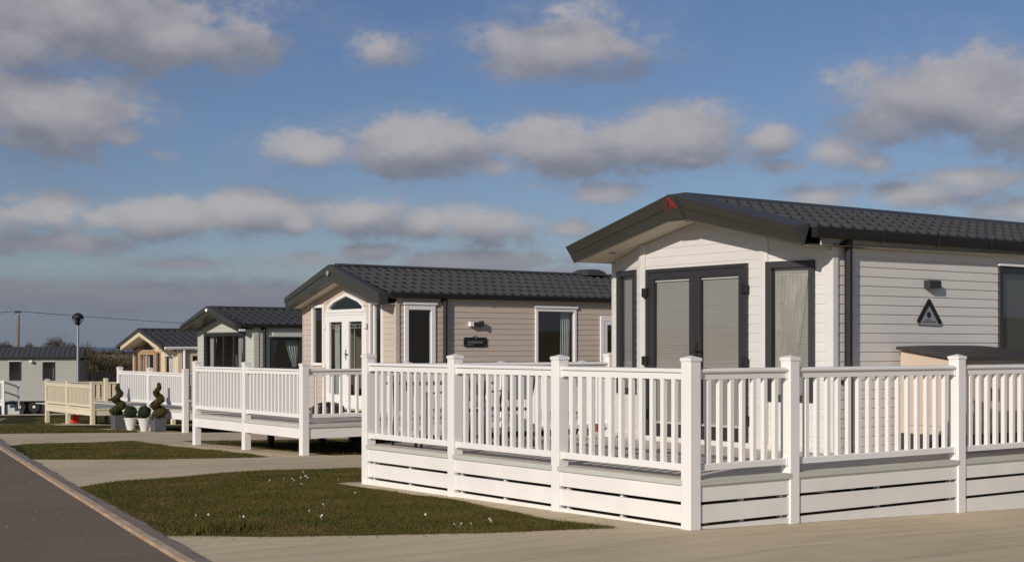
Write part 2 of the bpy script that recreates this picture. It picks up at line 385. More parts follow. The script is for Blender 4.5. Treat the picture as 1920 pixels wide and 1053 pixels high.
# daisies
dm = MB().lathe([(.002, -.05), (.002, -.004), (.012, -.002), (.014, .003), (.009, .008), (.001, .010)], (0, 0, 0), 8)
dmesh = mesh('daisy', dm, 'daisy')
DS = [(450, 973), (457, 974), (391, 970), (368, 971), (602, 974), (604, 971), (606, 950), (533, 901), (548, 901), (552, 904), (564, 899), (568, 888), (577, 899), (565, 911), (342, 893), (666, 928), (612, 881), (573, 896), (506, 904), (635, 902), (798, 970), (852, 988), (865, 987), (883, 986), (918, 978), (921, 982), (580, 962), (620, 881)]
def pix_ground(px, py):     # layout in metres of the small flowers, worked out once from the survey of the lawn
    x = (px-960)/2608.; cu, su = .8068, .5908
    z = 0
    for _ in range(25):
        t = (z-1.6)/((650-py)/2608.); u = -8.403+t*(cu*x+su); v = -8.844+t*(-su*x+cu); z = .5*z+.5*g(u, v)
    return u, v
for i, (a, b) in enumerate(DS):
    u, v = pix_ground(a, b); o = bpy.data.objects.new('daisy', dmesh); C.objects.link(o)
    o.location = (u, v, g(u, v)+.032); o.rotation_euler = (random.uniform(-.5, .5), random.uniform(.2, .9), random.uniform(0, 6)); s = random.uniform(.5, .9); o.scale = (s,)*3
    o['label'] = 'small white daisy in the near lawn'; o['category'] = 'daisy'; o['group'] = 'daisies dotted over the near lawn'

gm_ = MB()
for k in range(420):
    if k < 150: v = random.uniform(-6, 14); u = ku(v)-random.uniform(.02, 2.6)**1.0; z = g(u, v)+.004
    else: u = random.uniform(-4, 7); v = random.choice((random.uniform(-4, 2.2), random.uniform(8.6, 11))); z = g(u, v)+.006
    if k >= 150 and (u < ku(v)+.2 or (u > -.1 and v > -.05 and v < 6) or (v > .5 and v < 8 and u < 0)): continue
    r0 = random.uniform(.002, .007); a0 = random.uniform(0, 6)
    gm_.loft([[(u+r0*q*math.cos(a0+i*1.257), v+r0*q*math.sin(a0+i*1.257)*.8, z+h*r0) for i in range(5)] for q, h in ((1, 0), (.9, .6), (.3, 1))])
setting('grit', gm_, 'kerbtop', 'stuff')
lf_ = MB()
def flake(u, v, r0):
    a0 = random.uniform(0, 6); z = g(u, v)+.008; lf_.add([(u+r0*q*math.cos(a0+i*1.257), v+r0*q*math.sin(a0+i*1.257), z+random.uniform(0, r0*.7)) for i, q in enumerate((1, .6, 1.1, .5, .9))], [(0, 1, 2, 3, 4)])
for a_, b_ in zip(G1N, G1N[1:]):
    for k in range(26): t = random.random()**1.6; flake(a_[0]+(b_[0]-a_[0])*t+random.gauss(0, .05), a_[1]+(b_[1]-a_[1])*t-abs(random.gauss(0, .09))-.02, random.uniform(.005, .016))
for k in range(90): v = random.uniform(-3, 16); flake(ku(v)+.13+random.gauss(0, .035), v, random.uniform(.006, .02))
for k in range(120): flake(random.uniform(-3.5, 6.5), random.uniform(-3.5, -.1), random.uniform(.003, .009))
for k in range(50): v = random.uniform(.3, 5.6); flake(-.12+random.gauss(0, .05), v, random.uniform(.004, .013))
setting('fallen_leaves', lf_, 'bark', 'stuff')
# ------------------------------------------------------------------ walls with siding
class Wall:
    def __init__(s, p0, p1, n):
        s.p0 = p0; s.d = (p1[0]-p0[0], p1[1]-p0[1]); s.L = math.hypot(*s.d); s.d = (s.d[0]/s.L, s.d[1]/s.L)
        m = (s.d[1], -s.d[0])
        if m[0]*n[0]+m[1]*n[1] < 0: m = (-m[0], -m[1])
        s.n = m; s.out = (s.d[1]*m[0]-s.d[0]*m[1]) > 0
    def pane(s, pts):
        pts = pts if s.out else pts[::-1]
        return MB().add([s.P(*p) for p in pts], [tuple(range(len(pts)))])
    def P(s, a, z, o=0): return (s.p0[0]+s.d[0]*a+s.n[0]*o, s.p0[1]+s.d[1]*a+s.n[1]*o, z)
    def bx(s, mb, a0, a1, z0, z1, o0, o1):
        return mb.hexa([s.P(a0, z0, o0), s.P(a1, z0, o0), s.P(a1, z0, o1), s.P(a0, z0, o1), s.P(a0, z1, o0), s.P(a1, z1, o0), s.P(a1, z1, o1), s.P(a0, z1, o1)])
def siding(mb, w, z0, z1, ops=(), planes=(), pitch=.1056, s0=0, s1=None, pr=.011):
    s1 = w.L if s1 is None else s1; prof = [(0, pr), (.84, pr*.5), (.93, .0), (1, .0)]
    k = 0; zb = z0
    def emit(za, zc, oa, oc):
        cuts = sorted({za, zc, *[z for o in ops for z in (o[2], o[3]) if za < z < zc]})
        for c0, c1 in zip(cuts, cuts[1:]):
            zm = (c0+c1)/2; iv = [(s0, s1)]
            for o in ops:
                if o[2] <= zm <= o[3]: iv = [q for a, b in iv for q in ((a, min(b, o[0])), (max(a, o[1]), b)) if q[1]-q[0] > 1e-4]
            for a, b in iv:
                poly = [(a, c0), (b, c0), (b, c1), (a, c1)]
                for pl in planes: poly = clip(poly, *pl) if len(poly) > 2 else poly
                if len(poly) > 2:
                    f = lambda z: oa+(oc-oa)*(z-za)/(zc-za)
                    mb.add([w.P(x, y, f(y)) for x, y in poly], [tuple(range(len(poly)))])
    while zb < z1-1e-6:
        for (a, oa), (b, ob) in zip(prof, prof[1:]):
            za, zc = zb+a*pitch, zb+b*pitch
            if za >= z1: break
            if zc > z1: ob = oa+(ob-oa)*(z1-za)/(zc-za); zc = z1
            emit(za, zc, oa, ob)
        zb += pitch
        if zb < z1:      # the small ledge under the next board
            iv = [(s0, s1)]
            for o in ops:
                if o[2] <= zb <= o[3]: iv = [q for a, b in iv for q in ((a, min(b, o[0])), (max(a, o[1]), b)) if q[1]-q[0] > 1e-4]
            for a, b in iv:
                for pa, pb, pc in planes:
                    if abs(pa) > 1e-9:
                        lim = (pc-pb*zb)/pa
                        if pa > 0: b = min(b, lim)
                        else: a = max(a, lim)
                if b-a > .01: mb.quad(w.P(a, zb, 0), w.P(b, zb, 0), w.P(b, zb, pr), w.P(a, zb, pr))

def frame_box(w, a0, a1, z0, z1, fw, o0=-.05, o1=.035, bot=None):
    mb = MB(); bot = fw if bot is None else bot
    w.bx(mb, a0, a0+fw, z0, z1, o0, o1); w.bx(mb, a1-fw, a1, z0, z1, o0, o1)
    w.bx(mb, a0+fw, a1-fw, z1-fw, z1, o0, o1-.002); w.bx(mb, a0+fw, a1-fw, z0, z0+bot, o0, o1-.002); return mb
def blind(w, a0, a1, z0, z1, o=-.05, pitch=.025, tilt=.0225):
    mb = MB(); z = z0
    while z < z1-pitch:
        mb.quad(w.P(a0, z, o), w.P(a1, z, o), w.P(a1, z+tilt, o+.006), w.P(a0, z+tilt, o+.006)); z += pitch
    return mb
def curtain(w, a0, a1, z0, z1, o=-.10, waves=6, tie=None, side=0):
    mb = MB(); n = waves*6; rows = 14; rings = []
    for j in range(rows+1):
        t = j/rows; z = z0+(z1-z0)*t; row = []
        k = 1.0
        if tie: k = tie+(1-tie)*abs(t-.12)**.75*1.1 if t > .12 else tie+.12*(.12-t)/.12
        k = min(k, 1)
        for i in range(n+1):
            s = i/n; s = s*k if side == 0 else 1-(1-s)*k
            row.append(w.P(a0+(a1-a0)*s, z, o+.018*math.sin(i/n*waves*2*math.pi+t)))
        rings.append(row)
    mb.loft(rings, close=False, caps=False); return mb
def window(par, w, a0, a1, z0, z1, fm='wframe', fw=.055, fill=None, glass='glass', mull=(), head=None, o1=.035, drawn=None, name='window'):
    f = part(name, frame_box(w, a0, a1, z0, z1, fw, o1=o1), fm, par, bevel=.004)
    mm = MB()
    for m in mull: w.bx(mm, m-.025, m+.025, z0+fw, z1-fw, -.03, o1-.008)
    if mull: part('mullion', mm, fm, f)
    part('pane', w.pane([(a0+fw, z0+fw, 0), (a1-fw, z0+fw, 0), (a1-fw, z1-fw, 0), (a0+fw, z1-fw, 0)]), glass, f)
    if fill in ('blind', 'blindD'): part('blind', blind(w, a0+fw+.01, a1-fw-.01, z0+fw, z1-fw), fill, f)
    if drawn:
        for (c0, c1, tie, side) in drawn: part('curtain', curtain(w, c0, c1, z0+.02, z1-fw, -.12, 4, tie, side), fill or 'curtain', f)
    if head:
        hb = MB(); w.bx(hb, a0-.03, a1+.03, z1+.002, z1+head, .0, .055); part('head_trim', hb, 'wframe' if fm != 'cframe' else 'cframe', f, bevel=.004)
    return f
def tile_roof(mb, u0, u1, ve, ze, vr, zr, wave=.19, rows=5, amp=.014, step=.03, res=6):
    n = max(8, int((u1-u0)/wave*res)); us = [u0+(u1-u0)*i/n for i in range(n+1)]
    for r in range(rows):
        rings = []
        for t, drop in ((0, None), (0, 1), (.5, .5), (1, 0)):
            tt = (r+t)/rows; v = ve+(vr-ve)*tt; z = ze+(zr-ze)*tt; row = []
            for u in us:
                ph = (u/wave) % 1; h = (1-abs(math.cos(math.pi*ph))**1.6)*amp*2
                zz = z-.004+h*.35 if drop is None else z+h+step*drop
                off = -.012*(1 if ve < vr else -1)*h/amp if drop in (None, 1) and t == 0 else 0
                row.append((u, v+off, zz))
            rings.append(row)
        mb.loft(rings, close=False, caps=False)

def roof_unit(par, u0, u1, vc, ve0, ve1, ze, zr, tile='tile', rows=5, wave=.19, gut='black', gz=.10, pipe=None, zf=0, gw=.09, caprad=.05):
    mb = MB(); tile_roof(mb, u0, u1, ve0, ze, vc, zr, wave, rows); tile_roof(mb, u0, u1, ve1, ze, vc, zr, wave, rows)
    # rear gable closure
    mb.add([(u1, ve0, ze), (u1, ve1, ze), (u1, vc, zr)], [(0, 1, 2)])
    ro = part('roof', mb, tile, par, smooth=False)
    cap = MB(); cap.prism([(vc-.13, zr+.005), (vc-.05, zr+.055), (vc+.05, zr+.055), (vc+.13, zr+.005)], u0-.02, u1+.01, 'x')
    part('ridge_cap', cap, 'char', ro)
    for ve, sg in ((ve0, -1), (ve1, 1)):
        gb = MB(); gb.prism([(ve+sg*gw*.9, ze+.005), (ve+sg*gw, ze-.02), (ve+sg*gw*.85, ze-gz*.75), (ve+sg*gw*.45, ze-gz), (ve, ze-gz), (ve, ze+.005)], u0+.02, u1, 'x')
        k = u0+1.1
        while k < u1:
            gb.prism([(ve+sg*(gw+.008), ze+.0), (ve+sg*(gw-.0), ze-gz*.8), (ve+sg*.03, ze-gz-.012), (ve+.03*sg, ze-.01)], k, k+.035, 'x'); k += 1.0
        part('gutter', gb, gut, par)
    return ro
def downpipe(par, u, v, z0, z1, m='black', w=.045):
    mb = MB().tube([(u, v, z0), (u, v, z1)], w, 12)
    for z in (z0+(z1-z0)*.33, z0+(z1-z0)*.97): mb.box(u-w-.03, u+w+.006, v-w*.4, v+w+.03, z-.015, z+.02)
    part('downpipe', mb, m, par)
def interior(par, u0, u1, v0, v1, zf, zt, depth=3.6, skipfront=True):
    mb = MB(); a, b, c, d = u0+.02, min(u1-.1, u0+depth), v0+.12, v1-.12
    mb.quad((a, c, zf+.02), (u1-.1, c, zf+.02), (u1-.1, d, zf+.02), (a, d, zf+.02))
    mb.quad((a, c, zt), (u1-.1, c, zt), (u1-.1, d, zt), (a, d, zt))
    mb.quad((a, d, zf+.02), (u1-.1, d, zf+.02), (u1-.1, d, zt), (a, d, zt))
    mb.quad((b, c+1.0, zf+.02), (b, d, zf+.02), (b, d, zt), (b, c+1.0, zt))
    mb.quad((u1-.1, c, zf+.02), (u1-.1, d, zf+.02), (u1-.1, d, zt), (u1-.1, c, zt))
    # a simple sofa and kitchen run seen through the glass
    mb.box(b-.65, b-.05, c+1.3, d-.1, zf+.02, zf+.9); mb.box(u0+1.2, u0+2.6, d-.85, d-.05, zf+.02, zf+.75)
    part('interior', mb, 'inner', par)
def chassis(par, u0, u1, v0, v1, zf, groundf):
    mb = MB(); mb.box(u0+.25, u1-.2, v0+.35, v0+.47, zf-.28, zf-.03); mb.box(u0+.25, u1-.2, v1-.47, v1-.35, zf-.28, zf-.03)
    mb.box(u0+.02, u1-.02, v0+.03, v1-.03, zf-.05, zf-.002)
    k = u0+.8
    while k < u1:
        mb.box(k, k+.07, v0+.3, v1-.3, zf-.16, zf-.04)
        for v in (v0+.41, v1-.41):
            gz = groundf(k, v)
            if zf-.25 > gz: mb.box(k-.04, k+.1, v-.07, v+.07, gz, zf-.2)
        k += 1.9
    part('chassis', mb, 'dark', par)
    um = (u0+u1)/2
    for du in (-.45, .45):
        for v in (v0+.25, v1-.25):
            gz = groundf(um, v); r = .3
            wm = MB().loft([[(um+du+r*math.cos(a*math.pi/10), v+s, gz+r+r*math.sin(a*math.pi/10)) for a in range(20)] for s in (-.1, .1)])
            part('wheel', wm, 'tyre', par)

def french_door(par, w, a0, a1, z0, z1, fm, glass='glass', fill=None, stile=.12, top=.13, bot=.17, bars=False, handle='black', hinge='black', cur=None):
    d = part('door', frame_box(w, a0, a1, z0, z1, .045, o1=.045, bot=.04), fm, par, bevel=.004)
    mid = (a0+a1)/2
    for k, (b0, b1) in enumerate(((a0+.047, mid-.003), (mid+.003, a1-.047))):
        lf = part('door_leaf', frame_box(w, b0, b1, z0+.042, z1-.048, stile, -.02, .038, bot=bot), fm, d, bevel=.004)
    pn = MB()
    for b0, b1 in ((a0+.047+stile, mid-.003-stile), (mid+.003+stile, a1-.047-stile)):
        q = w.pane([(b0, z0+.04+bot, .008), (b1, z0+.04+bot, .008), (b1, z1-.048-stile, .008), (b0, z1-.048-stile, .008)]); pn.add(q.v, q.f)
    part('pane', pn, glass, d)
    if fill:
        for b0, b1 in ((a0+.047+stile, mid-.003-stile), (mid+.003+stile, a1-.047-stile)):
            part('blind', blind(w, b0+.02, b1-.005, z0+.04+bot+.02, z1-.06-stile, -.03), fill, d)
            rl = MB(); w.bx(rl, b0+.005, b1-.003, z1-.075-stile, z1-.05-stile, -.035, .0); w.bx(rl, b0+.005, b1-.003, z0+.042+bot, z0+.06+bot, -.035, .0)
            w.bx(rl, b0+.002, b0+.014, z0+.06+bot, z1-.075-stile, -.03, .0)
            part('blind_rail', rl, 'wframe', d)
    if bars:
        bm = MB()
        for b0, b1 in ((a0+.047+stile, mid-.003-stile), (mid+.003+stile, a1-.047-stile)):
            zt = z1-.048-stile
            for dz in (.05, .12): w.bx(bm, b0+.01, b1-.01, zt-dz-.008, zt-dz, .009, .016)
            for q in (.05, .25, .5, .75, .95):
                s = b0+(b1-b0)*q; w.bx(bm, s-.004, s+.004, zt-.12, zt-.05, .009, .015)
            w.bx(bm, b0+.03, b0+.038, z0+.3, zt-.05, .009, .015)
        part('leaded_bar', bm, 'plate', d)
    if cur:
        for c0, c1 in cur: part('curtain', curtain(w, c0, c1, z0+.1, z1-.15, -.12, 3), 'curtain', d)
    h = MB(); s = mid-.045
    w.bx(h, s-.016, s+.016, z0+.95, z0+1.15, .038, .052); w.bx(h, s-.085, s+.012, z0+1.05, z0+1.072, .053, .085)
    part('handle', h, handle, d)
    hg = MB()
    for z in (z0+.13*(z1-z0), z0+(z1-z0)*.45, z0+(z1-z0)*.86):
        for s in (a0+.01, a1-.01): w.bx(hg, s-.045, s+.045, z-.055, z+.055, .047, .08)
    part('hinge', hg, hinge, d, bevel=.004)
    return d
def tri_planes(w, vc, za, m):
    # z <= za - m*|v-vc| in wall coordinates
    v0, dv = w.p0[1], w.d[1]
    return [(-m*dv, 1, za-m*(vc-v0)), (m*dv, 1, za+m*(vc-v0))]

# ================================================================== lodge A (nearest, white)
gA = 'holiday lodges in a row beside the road'
zf = .437
A = thing('holiday_lodge', 'nearest white lodge with charcoal gable, grey framed doors and closed blinds', 'lodge', (3.27, 3.27, zf), gA)
pR = Wall((3.48, 1.415), (3.27, 2.21), (-1, -.3)); pC = Wall((3.27, 2.21), (3.27, 4.33), (-1, 0)); pL = Wall((3.27, 4.33), (3.48, 5.12), (-1, .3))
pS = Wall((3.48, 1.415), (14.5, 1.415), (0, -1)); pB = Wall((3.48, 5.12), (14.5, 5.12), (0, 1)); pE = Wall((14.5, 1.415), (14.5, 5.12), (1, 0))
vcA, sA = 3.25, .2195; soff = lambda v: 3.117-sA*abs(v-vcA)
mb = MB()
dr = (2.476-2.21, 4.211-2.21, .50, 2.565)
wr = (.205, .815, .985, 2.565); wl = (.13, .67, 1.0, 2.58)
siding(mb, pR, zf+.055, 3.2, [wr], tri_planes(pR, vcA, 3.112, sA), pr=.006); siding(mb, pC, zf+.055, 3.2, [dr], tri_planes(pC, vcA, 3.112, sA), pr=.006); siding(mb, pL, zf+.055, 3.2, [wl], tri_planes(pL, vcA, 3.112, sA), pr=.006)
ws = (6.50-3.48, 8.3-3.48, 1.32, 2.59)
wdr = (9.4-3.48, 10.9-3.48, 1.32, 2.59)
siding(mb, pS, zf+.055, 2.86, [ws, wdr]); siding(mb, pB, zf+.055, 2.86); siding(mb, pE, zf+.055, 2.86)
part('wall', mb, 'sidW', A)
tr = MB()
for w_, s in ((pC, 0), (pC, pC.L)):
    pass
def vpost(mb, u, v, z0, z1, r=.045): mb.loft([[(u+r*math.cos(a*math.pi/4+.39), v+r*math.sin(a*math.pi/4+.39), z) for a in range(8)] for z in (z0, z1)])
pC.bx(tr, .0, .085, zf, soff(2.25)-.006, .0, .03); pC.bx(tr, pC.L-.085, pC.L, zf, soff(4.29)-.006, .0, .03)
pR.bx(tr, pR.L-.035, pR.L+.01, zf, soff(2.2)-.010, .0, .027); pL.bx(tr, -.01, .035, zf, soff(4.34)-.010, .0, .027)
pR.bx(tr, -.01, .075, zf, 2.665, .0, .028); pS.bx(tr, -.024, .065, zf, 2.74, .0, .030); pL.bx(tr, pL.L-.06, pL.L+.01, zf, 2.69, .0, .028)
part('corner_trim', tr, 'sidW', A, bevel=.006)
sk = MB()
for w_ in (pR, pC, pL): w_.bx(sk, .0, w_.L, zf-.01, zf+.058, -.03, .038)
pS.bx(sk, 0, pS.L, zf-.01, zf+.05, -.03, .02)
part('sill_board', sk, 'sidW', A)
french_door(A, pC, *dr[:2], dr[2], dr[3], 'dframe', fill='blind', stile=.085, bot=.115, handle='black', hinge='black')
wrt = window(A, pR, *wr, fm='dframe', fw=.075, fill='blind'); part('net_curtain', curtain(pR, .30, .70, 1.05, 2.42, -.027, 4, .5, 1), 'net', wrt); window(A, pL, *wl, fm='dframe', fw=.075, fill='blind')
window(A, pS, *ws, fm='dframe', fw=.075, fill='blindD', glass='glassD', head=.03, mull=(3.9,)); window(A, pS, *wdr, fm='dframe', fw=.075, fill='blindD', glass='glassD', head=.03)
interior(A, 3.5, 14.4, 1.415, 5.12, zf, 2.6)
chassis(A, 3.6, 14.4, 1.415, 5.12, zf, g)
rA = roof_unit(A, 2.98, 14.6, vcA, 1.29, 5.21, 2.885, 3.37, rows=5, wave=.186, gz=.11)
so = MB()
for s in (-1, 1):
    ve = vcA+s*1.93
    so.quad((2.86, vcA, 3.117), (3.95, vcA, 3.117), (3.95, ve, soff(ve)), (2.86, ve, soff(ve)))
so.quad((3.0, 1.27, 2.70), (14.5, 1.27, 2.79), (14.5, 1.43, 2.79), (3.0, 1.43, 2.70))
part('soffit', so, 'soffit', A)
bb = MB(); pS.bx(bb, .02, pS.L, 2.74, 2.88, .0, .035); bb.box(3.32, 3.505, 1.385, 1.46, 2.70, 2.84); part('eaves_board', bb, 'sidW', A)
sp = MB()
for v, u in ((4.72, 3.12), (3.3, 3.1), (1.9, 3.15)): sp.lathe([(.045, -.012), (.05, 0)], (u, v, soff(v)), 14)
part('soffit_light', sp, 'galv', A)
fa = MB()
for s in (-1, 1):
    def sec(v, zt, zb):
        h = zt-zb; zm = zt-h*.48
        return [(2.73, v, zt), (2.80, v, zm+.004), (2.812, v, zm+.002), (2.812, v, zm-.006), (2.806, v, zm-.008), (2.875, v, zb), (2.895, v, zb+.006), (3.0, v, zt+.042)]
    va = vcA+s*1.945
    fa.loft([sec(vcA, 3.387, 3.117), sec(va, 2.885, 2.68)])
fo = part('fascia', fa, 'char', A, label='charcoal boxed gable fascia with a groove')
# pointed plate at the apex with the red chevron
bp = MB()
def slab(mb, pts, n, t):    # pts (u,v,z) polygon, moved by n*t
    q = [(p[0]+n[0]*t, p[1]+n[1]*t, p[2]+n[2]*t) for p in pts]; return mb.loft([pts, q])
nF = (-.87, 0, -.49)
ap = [(2.728, vcA, 3.392), (2.742, vcA+.10, 3.362), (2.868, vcA+.15, 3.098), (2.868, vcA-.15, 3.098), (2.742, vcA-.10, 3.362)]
slab(bp, ap, nF, .035); part('apex_plate', bp, 'char', fo)
def FP(a, h, o=.04):   # on the plate: a sideways (left +), h height
    u = 2.728+(3.392-h)*.476; return (u+nF[0]*o, vcA+a, h+nF[2]*o)
def stroke(mb, P, pts, w_, t0, t1):
    for (a0, h0), (a1, h1) in zip(pts, pts[1:]):
        d = (a1-a0, h1-h0); L = math.hypot(*d) or 1; n = (-d[1]/L*w_/2, d[0]/L*w_/2)
        q = [(a0+n[0], h0+n[1]), (a1+n[0], h1+n[1]), (a1-n[0], h1-n[1]), (a0-n[0], h0-n[1])]
        mb.loft([[P(x, y, t0) for x, y in q], [P(x, y, t1) for x, y in q]])
lg = MB(); stroke(lg, FP, [(.085, 3.225), (.004, 3.365)], .013, .034, .044); stroke(lg, FP, [(.0, 3.365), (-.10, 3.235)], .013, .034, .045); stroke(lg, FP, [(.015, 3.255), (-.02, 3.29), (-.05, 3.262)], .010, .034, .0435)
part('emblem', lg, 'redmark', fo, label='red open letter A shape')
downpipe(A, 3.65, 1.335, zf, 2.80, 'black', .045)
lb = MB(); pS.bx(lb, 5.05-3.48, 5.27-3.48, 2.285, 2.375, .012, .10); part('wall_lamp', lb, 'dframe', A, bevel=.008)
# triangular plate
tp = MB(); tri = [(5.125, 2.165), (4.90, 1.885), (5.345, 1.865)]
def SP(x, z, o): return (x, 1.415-o, z)
tp.loft([[SP(x, z, .017) for x, z in [(5.125, 2.15), (4.915, 1.885), (4.935, 1.86), (5.335, 1.85), (5.35, 1.875)]], [SP(x, z, .026) for x, z in [(5.125, 2.15), (4.915, 1.885), (4.935, 1.86), (5.335, 1.85), (5.35, 1.875)]]])
pl = part('name_plate', tp, 'plate', A, label='triangular grey plate with black chevron and dot')
ch = MB(); stroke(ch, SP, [(4.935, 1.905), (5.125, 2.135), (5.325, 1.895)], .052, .027, .036)
for x, z in ((4.935, 1.905), (5.125, 2.135), (5.325, 1.895)): ch.loft([[SP(x+.027*math.cos(a*math.pi/8), z+.027*math.sin(a*math.pi/8), o) for a in range(16)] for o in (.027, .037)])
ch.loft([[SP(5.122+.034*math.cos(a*math.pi/8), 1.975+.034*math.sin(a*math.pi/8), o) for a in range(16)] for o in (.027, .034)])
part('chevron', ch, 'black', pl)
lt = MB()
for z, xs in ((1.915, (5.07, 5.105, 5.15)), (1.893, (5.02, 5.05, 5.08, 5.11, 5.15, 5.18, 5.21, 5.24))):
    for x in xs: lt.hexa([SP(x, z-.006, .027), SP(x+.02, z-.006, .027), SP(x+.02, z-.006, .029), SP(x, z-.006, .029), SP(x, z+.006, .027), SP(x+.02, z+.006, .027), SP(x+.02, z+.006, .029), SP(x, z+.006, .029)])
part('lettering', lt, 'dframe', pl)
# outdoor tap/sensor on the front facet
tb = MB(); tb.tube([pR.P(.31, .80, .0), pR.P(.31, .80, .05)], .02, 8); part('tap', tb, 'galv', A)

# ================================================================== lodge B (beige)
zf = .335
B = thing('holiday_lodge', 'beige clad lodge with white framed doors and arched gable window', 'lodge', (5.1, 15.05, zf), gA)
qF = Wall((5.1, 13.22), (5.1, 16.88), (-1, 0)); qS = Wall((5.1, 13.22), (16.5, 13.22), (0, -1)); qB = Wall((5.1, 16.88), (16.5, 16.88), (0, 1)); qE = Wall((16.5, 13.22), (16.5, 16.88), (1, 0))
F = lambda v: v-13.22; S = lambda u: u-5.1
vcB = 15.05; zbB = lambda v: 2.885-.27*abs(v-vcB)
mb = MB()
opd = (F(14.258), F(15.905), .40, 2.27); oarch = (F(14.33), F(15.83), 2.27, 2.66); owl = (F(15.97), F(16.49), 1.22, 2.45); owr = (F(13.685), F(14.18), .55, 2.45)
siding(mb, qF, zf+.03, 3.0, [opd, oarch, owl, owr], tri_planes(qF, vcB, 2.88, .27))
o1 = (S(5.26), S(5.945), 1.15, 2.385); o2 = (S(8.32), S(9.36), 1.15, 2.37); o3 = (S(10.0), S(10.85), .40, 2.235); o4 = (S(12.3), S(13.4), 1.15, 2.37)
siding(mb, qS, zf+.03, 2.60, [o1, o2, o3, o4]); siding(mb, qB, zf+.03, 2.6); siding(mb, qE, zf+.03, 2.6)
part('wall', mb, 'sidB', B)
tr = MB(); qF.bx(tr, -.012, .05, zf, 2.40, .0, .022); qS.bx(tr, -.024, .055, zf, 2.45, .0, .026); qF.bx(tr, qF.L-.03, qF.L+.01, zf, 2.40, 0, .022)
part('corner_trim', tr, 'sidB', B)
french_door(B, qF, *opd[:2], opd[2], opd[3], 'wframe', glass='glassD', stile=.13, bot=.22, bars=True, handle='galv', hinge='wframe', cur=[(F(14.4), F(14.55)), (F(15.55), F(15.75)), (F(14.95), F(15.02))])
# arched light over the doors
ar = MB(); arc = [(F(14.33), 2.40), (F(14.55), 2.52), (F(15.05), 2.655), (F(15.6), 2.52), (F(15.83), 2.40)]
inn = [(F(14.42), 2.385), (F(14.6), 2.475), (F(15.05), 2.595), (F(15.55), 2.475), (F(15.74), 2.385)]
for k in range(4):
    ar.hexa([qF.P(*inn[k], -.03), qF.P(*inn[k+1], -.03), qF.P(*inn[k+1], .045), qF.P(*inn[k], .045), qF.P(*arc[k], -.03), qF.P(*arc[k+1], -.03), qF.P(*arc[k+1], .045), qF.P(*arc[k], .045)])
qF.bx(ar, F(14.30), F(15.86), 2.275, 2.335, -.03, .05); qF.bx(ar, F(14.33), F(14.42), 2.335, 2.385, -.03, .045); qF.bx(ar, F(15.74), F(15.83), 2.335, 2.385, -.03, .045)
aw = part('window', ar, 'wframe', B)
pp = [(F(14.42), 2.335), (F(15.74), 2.335)]+inn[::-1]
part('pane', qF.pane([(x, z, .01) for x, z in pp]), 'glassD', aw)
fl = MB()     # siding above the arch inside the rectangular opening
for k in range(4):
    fl.quad(qF.P(*arc[k], .006), qF.P(*arc[k+1], .006), qF.P(arc[k+1][0], 2.66, .006), qF.P(arc[k][0], 2.66, .006))
part('arch_infill', fl, 'sidB', B)
window(B, qF, *owl, fm='wframe', fw=.06, glass='glassD', drawn=[(F(16.05), F(16.2), .8, 0)]); window(B, qF, *owr, fm='wframe', fw=.05, glass='glassD', drawn=[(F(13.72), F(13.85), .8, 0)], mull=(F(14.0),))
window(B, qS, *o1, fm='wframe', fw=.09, glass='glassD', head=.045, drawn=[(S(5.36), S(5.42), 1, 0)]); window(B, qS, *o2, fm='wframe', fw=.06, glass='glassD', head=.045, drawn=[(S(9.05), S(9.28), 1, 1)])
window(B, qS, *o4, fm='wframe', fw=.06, glass='glassD', head=.045)
dB = part('door', frame_box(qS, *o3, .10, bot=.12), 'wframe', B, bevel=.004)
lf = MB(); qS.bx(lf, o3[0]+.10, o3[1]-.10, o3[2]+.12, o3[2]+.75, -.02, .02); part('door_panel', lf, 'wframe', dB)
part('pane', qS.pane([(o3[0]+.18, o3[2]+.75, .0), (o3[1]-.18, o3[2]+.75, 0), (o3[1]-.18, o3[3]-.18, 0), (o3[0]+.18, o3[3]-.18, 0)]), 'glassD', dB)
st = MB(); qS.bx(st, o3[0]+.10, o3[0]+.18, o3[2]+.75, o3[3]-.10, -.02, .025); qS.bx(st, o3[1]-.18, o3[1]-.10, o3[2]+.75, o3[3]-.10, -.02, .025); qS.bx(st, o3[0]+.18, o3[1]-.18, o3[3]-.18, o3[3]-.1, -.02, .024); part('door_frame', st, 'wframe', dB)
interior(B, 5.15, 16.4, 13.22, 16.88, zf, 2.35)
chassis(B, 5.2, 16.4, 13.22, 16.88, zf, g)
rB = roof_unit(B, 4.86, 16.6, vcB, 13.14, 16.96, 2.60, 3.17, rows=6, wave=.21, gz=.085)
fa = MB()
for s in (-1, 1):
    va = vcB+s*1.88
    def sec(v, zt, zb): h = zt-zb; return [(4.68, v, zt), (4.68, v, zt-h*.42), (4.70, v, zt-h*.44), (4.70, v, zb), (4.87, v, zb), (4.90, v, zt)]
    fa.loft([sec(vcB, 3.20, 2.885), sec(va, 2.60, 2.375)])
fo = part('fascia', fa, 'char', B)
bd = MB().lathe([(.0, .0), (.05, 0), (.05, .02), (.0, .02)], (0, 0, 0), 14); bd.v = [(4.665-p[2], vcB+p[0], 3.03+p[1]) for p in bd.v]
part('badge', bd, 'plate', fo)
so = MB()
for s in (-1, 1):
    va = vcB+s*1.86; so.quad((4.85, vcB, 2.888), (5.3, vcB, 2.888), (5.3, va, 2.39), (4.85, va, 2.39))
so.quad((4.9, 13.12, 2.50), (16.5, 13.12, 2.52), (16.5, 13.23, 2.52), (4.9, 13.23, 2.50)); part('soffit', so, 'soffit', B)
downpipe(B, 6.14, 13.15, zf, 2.53, 'black', .042)
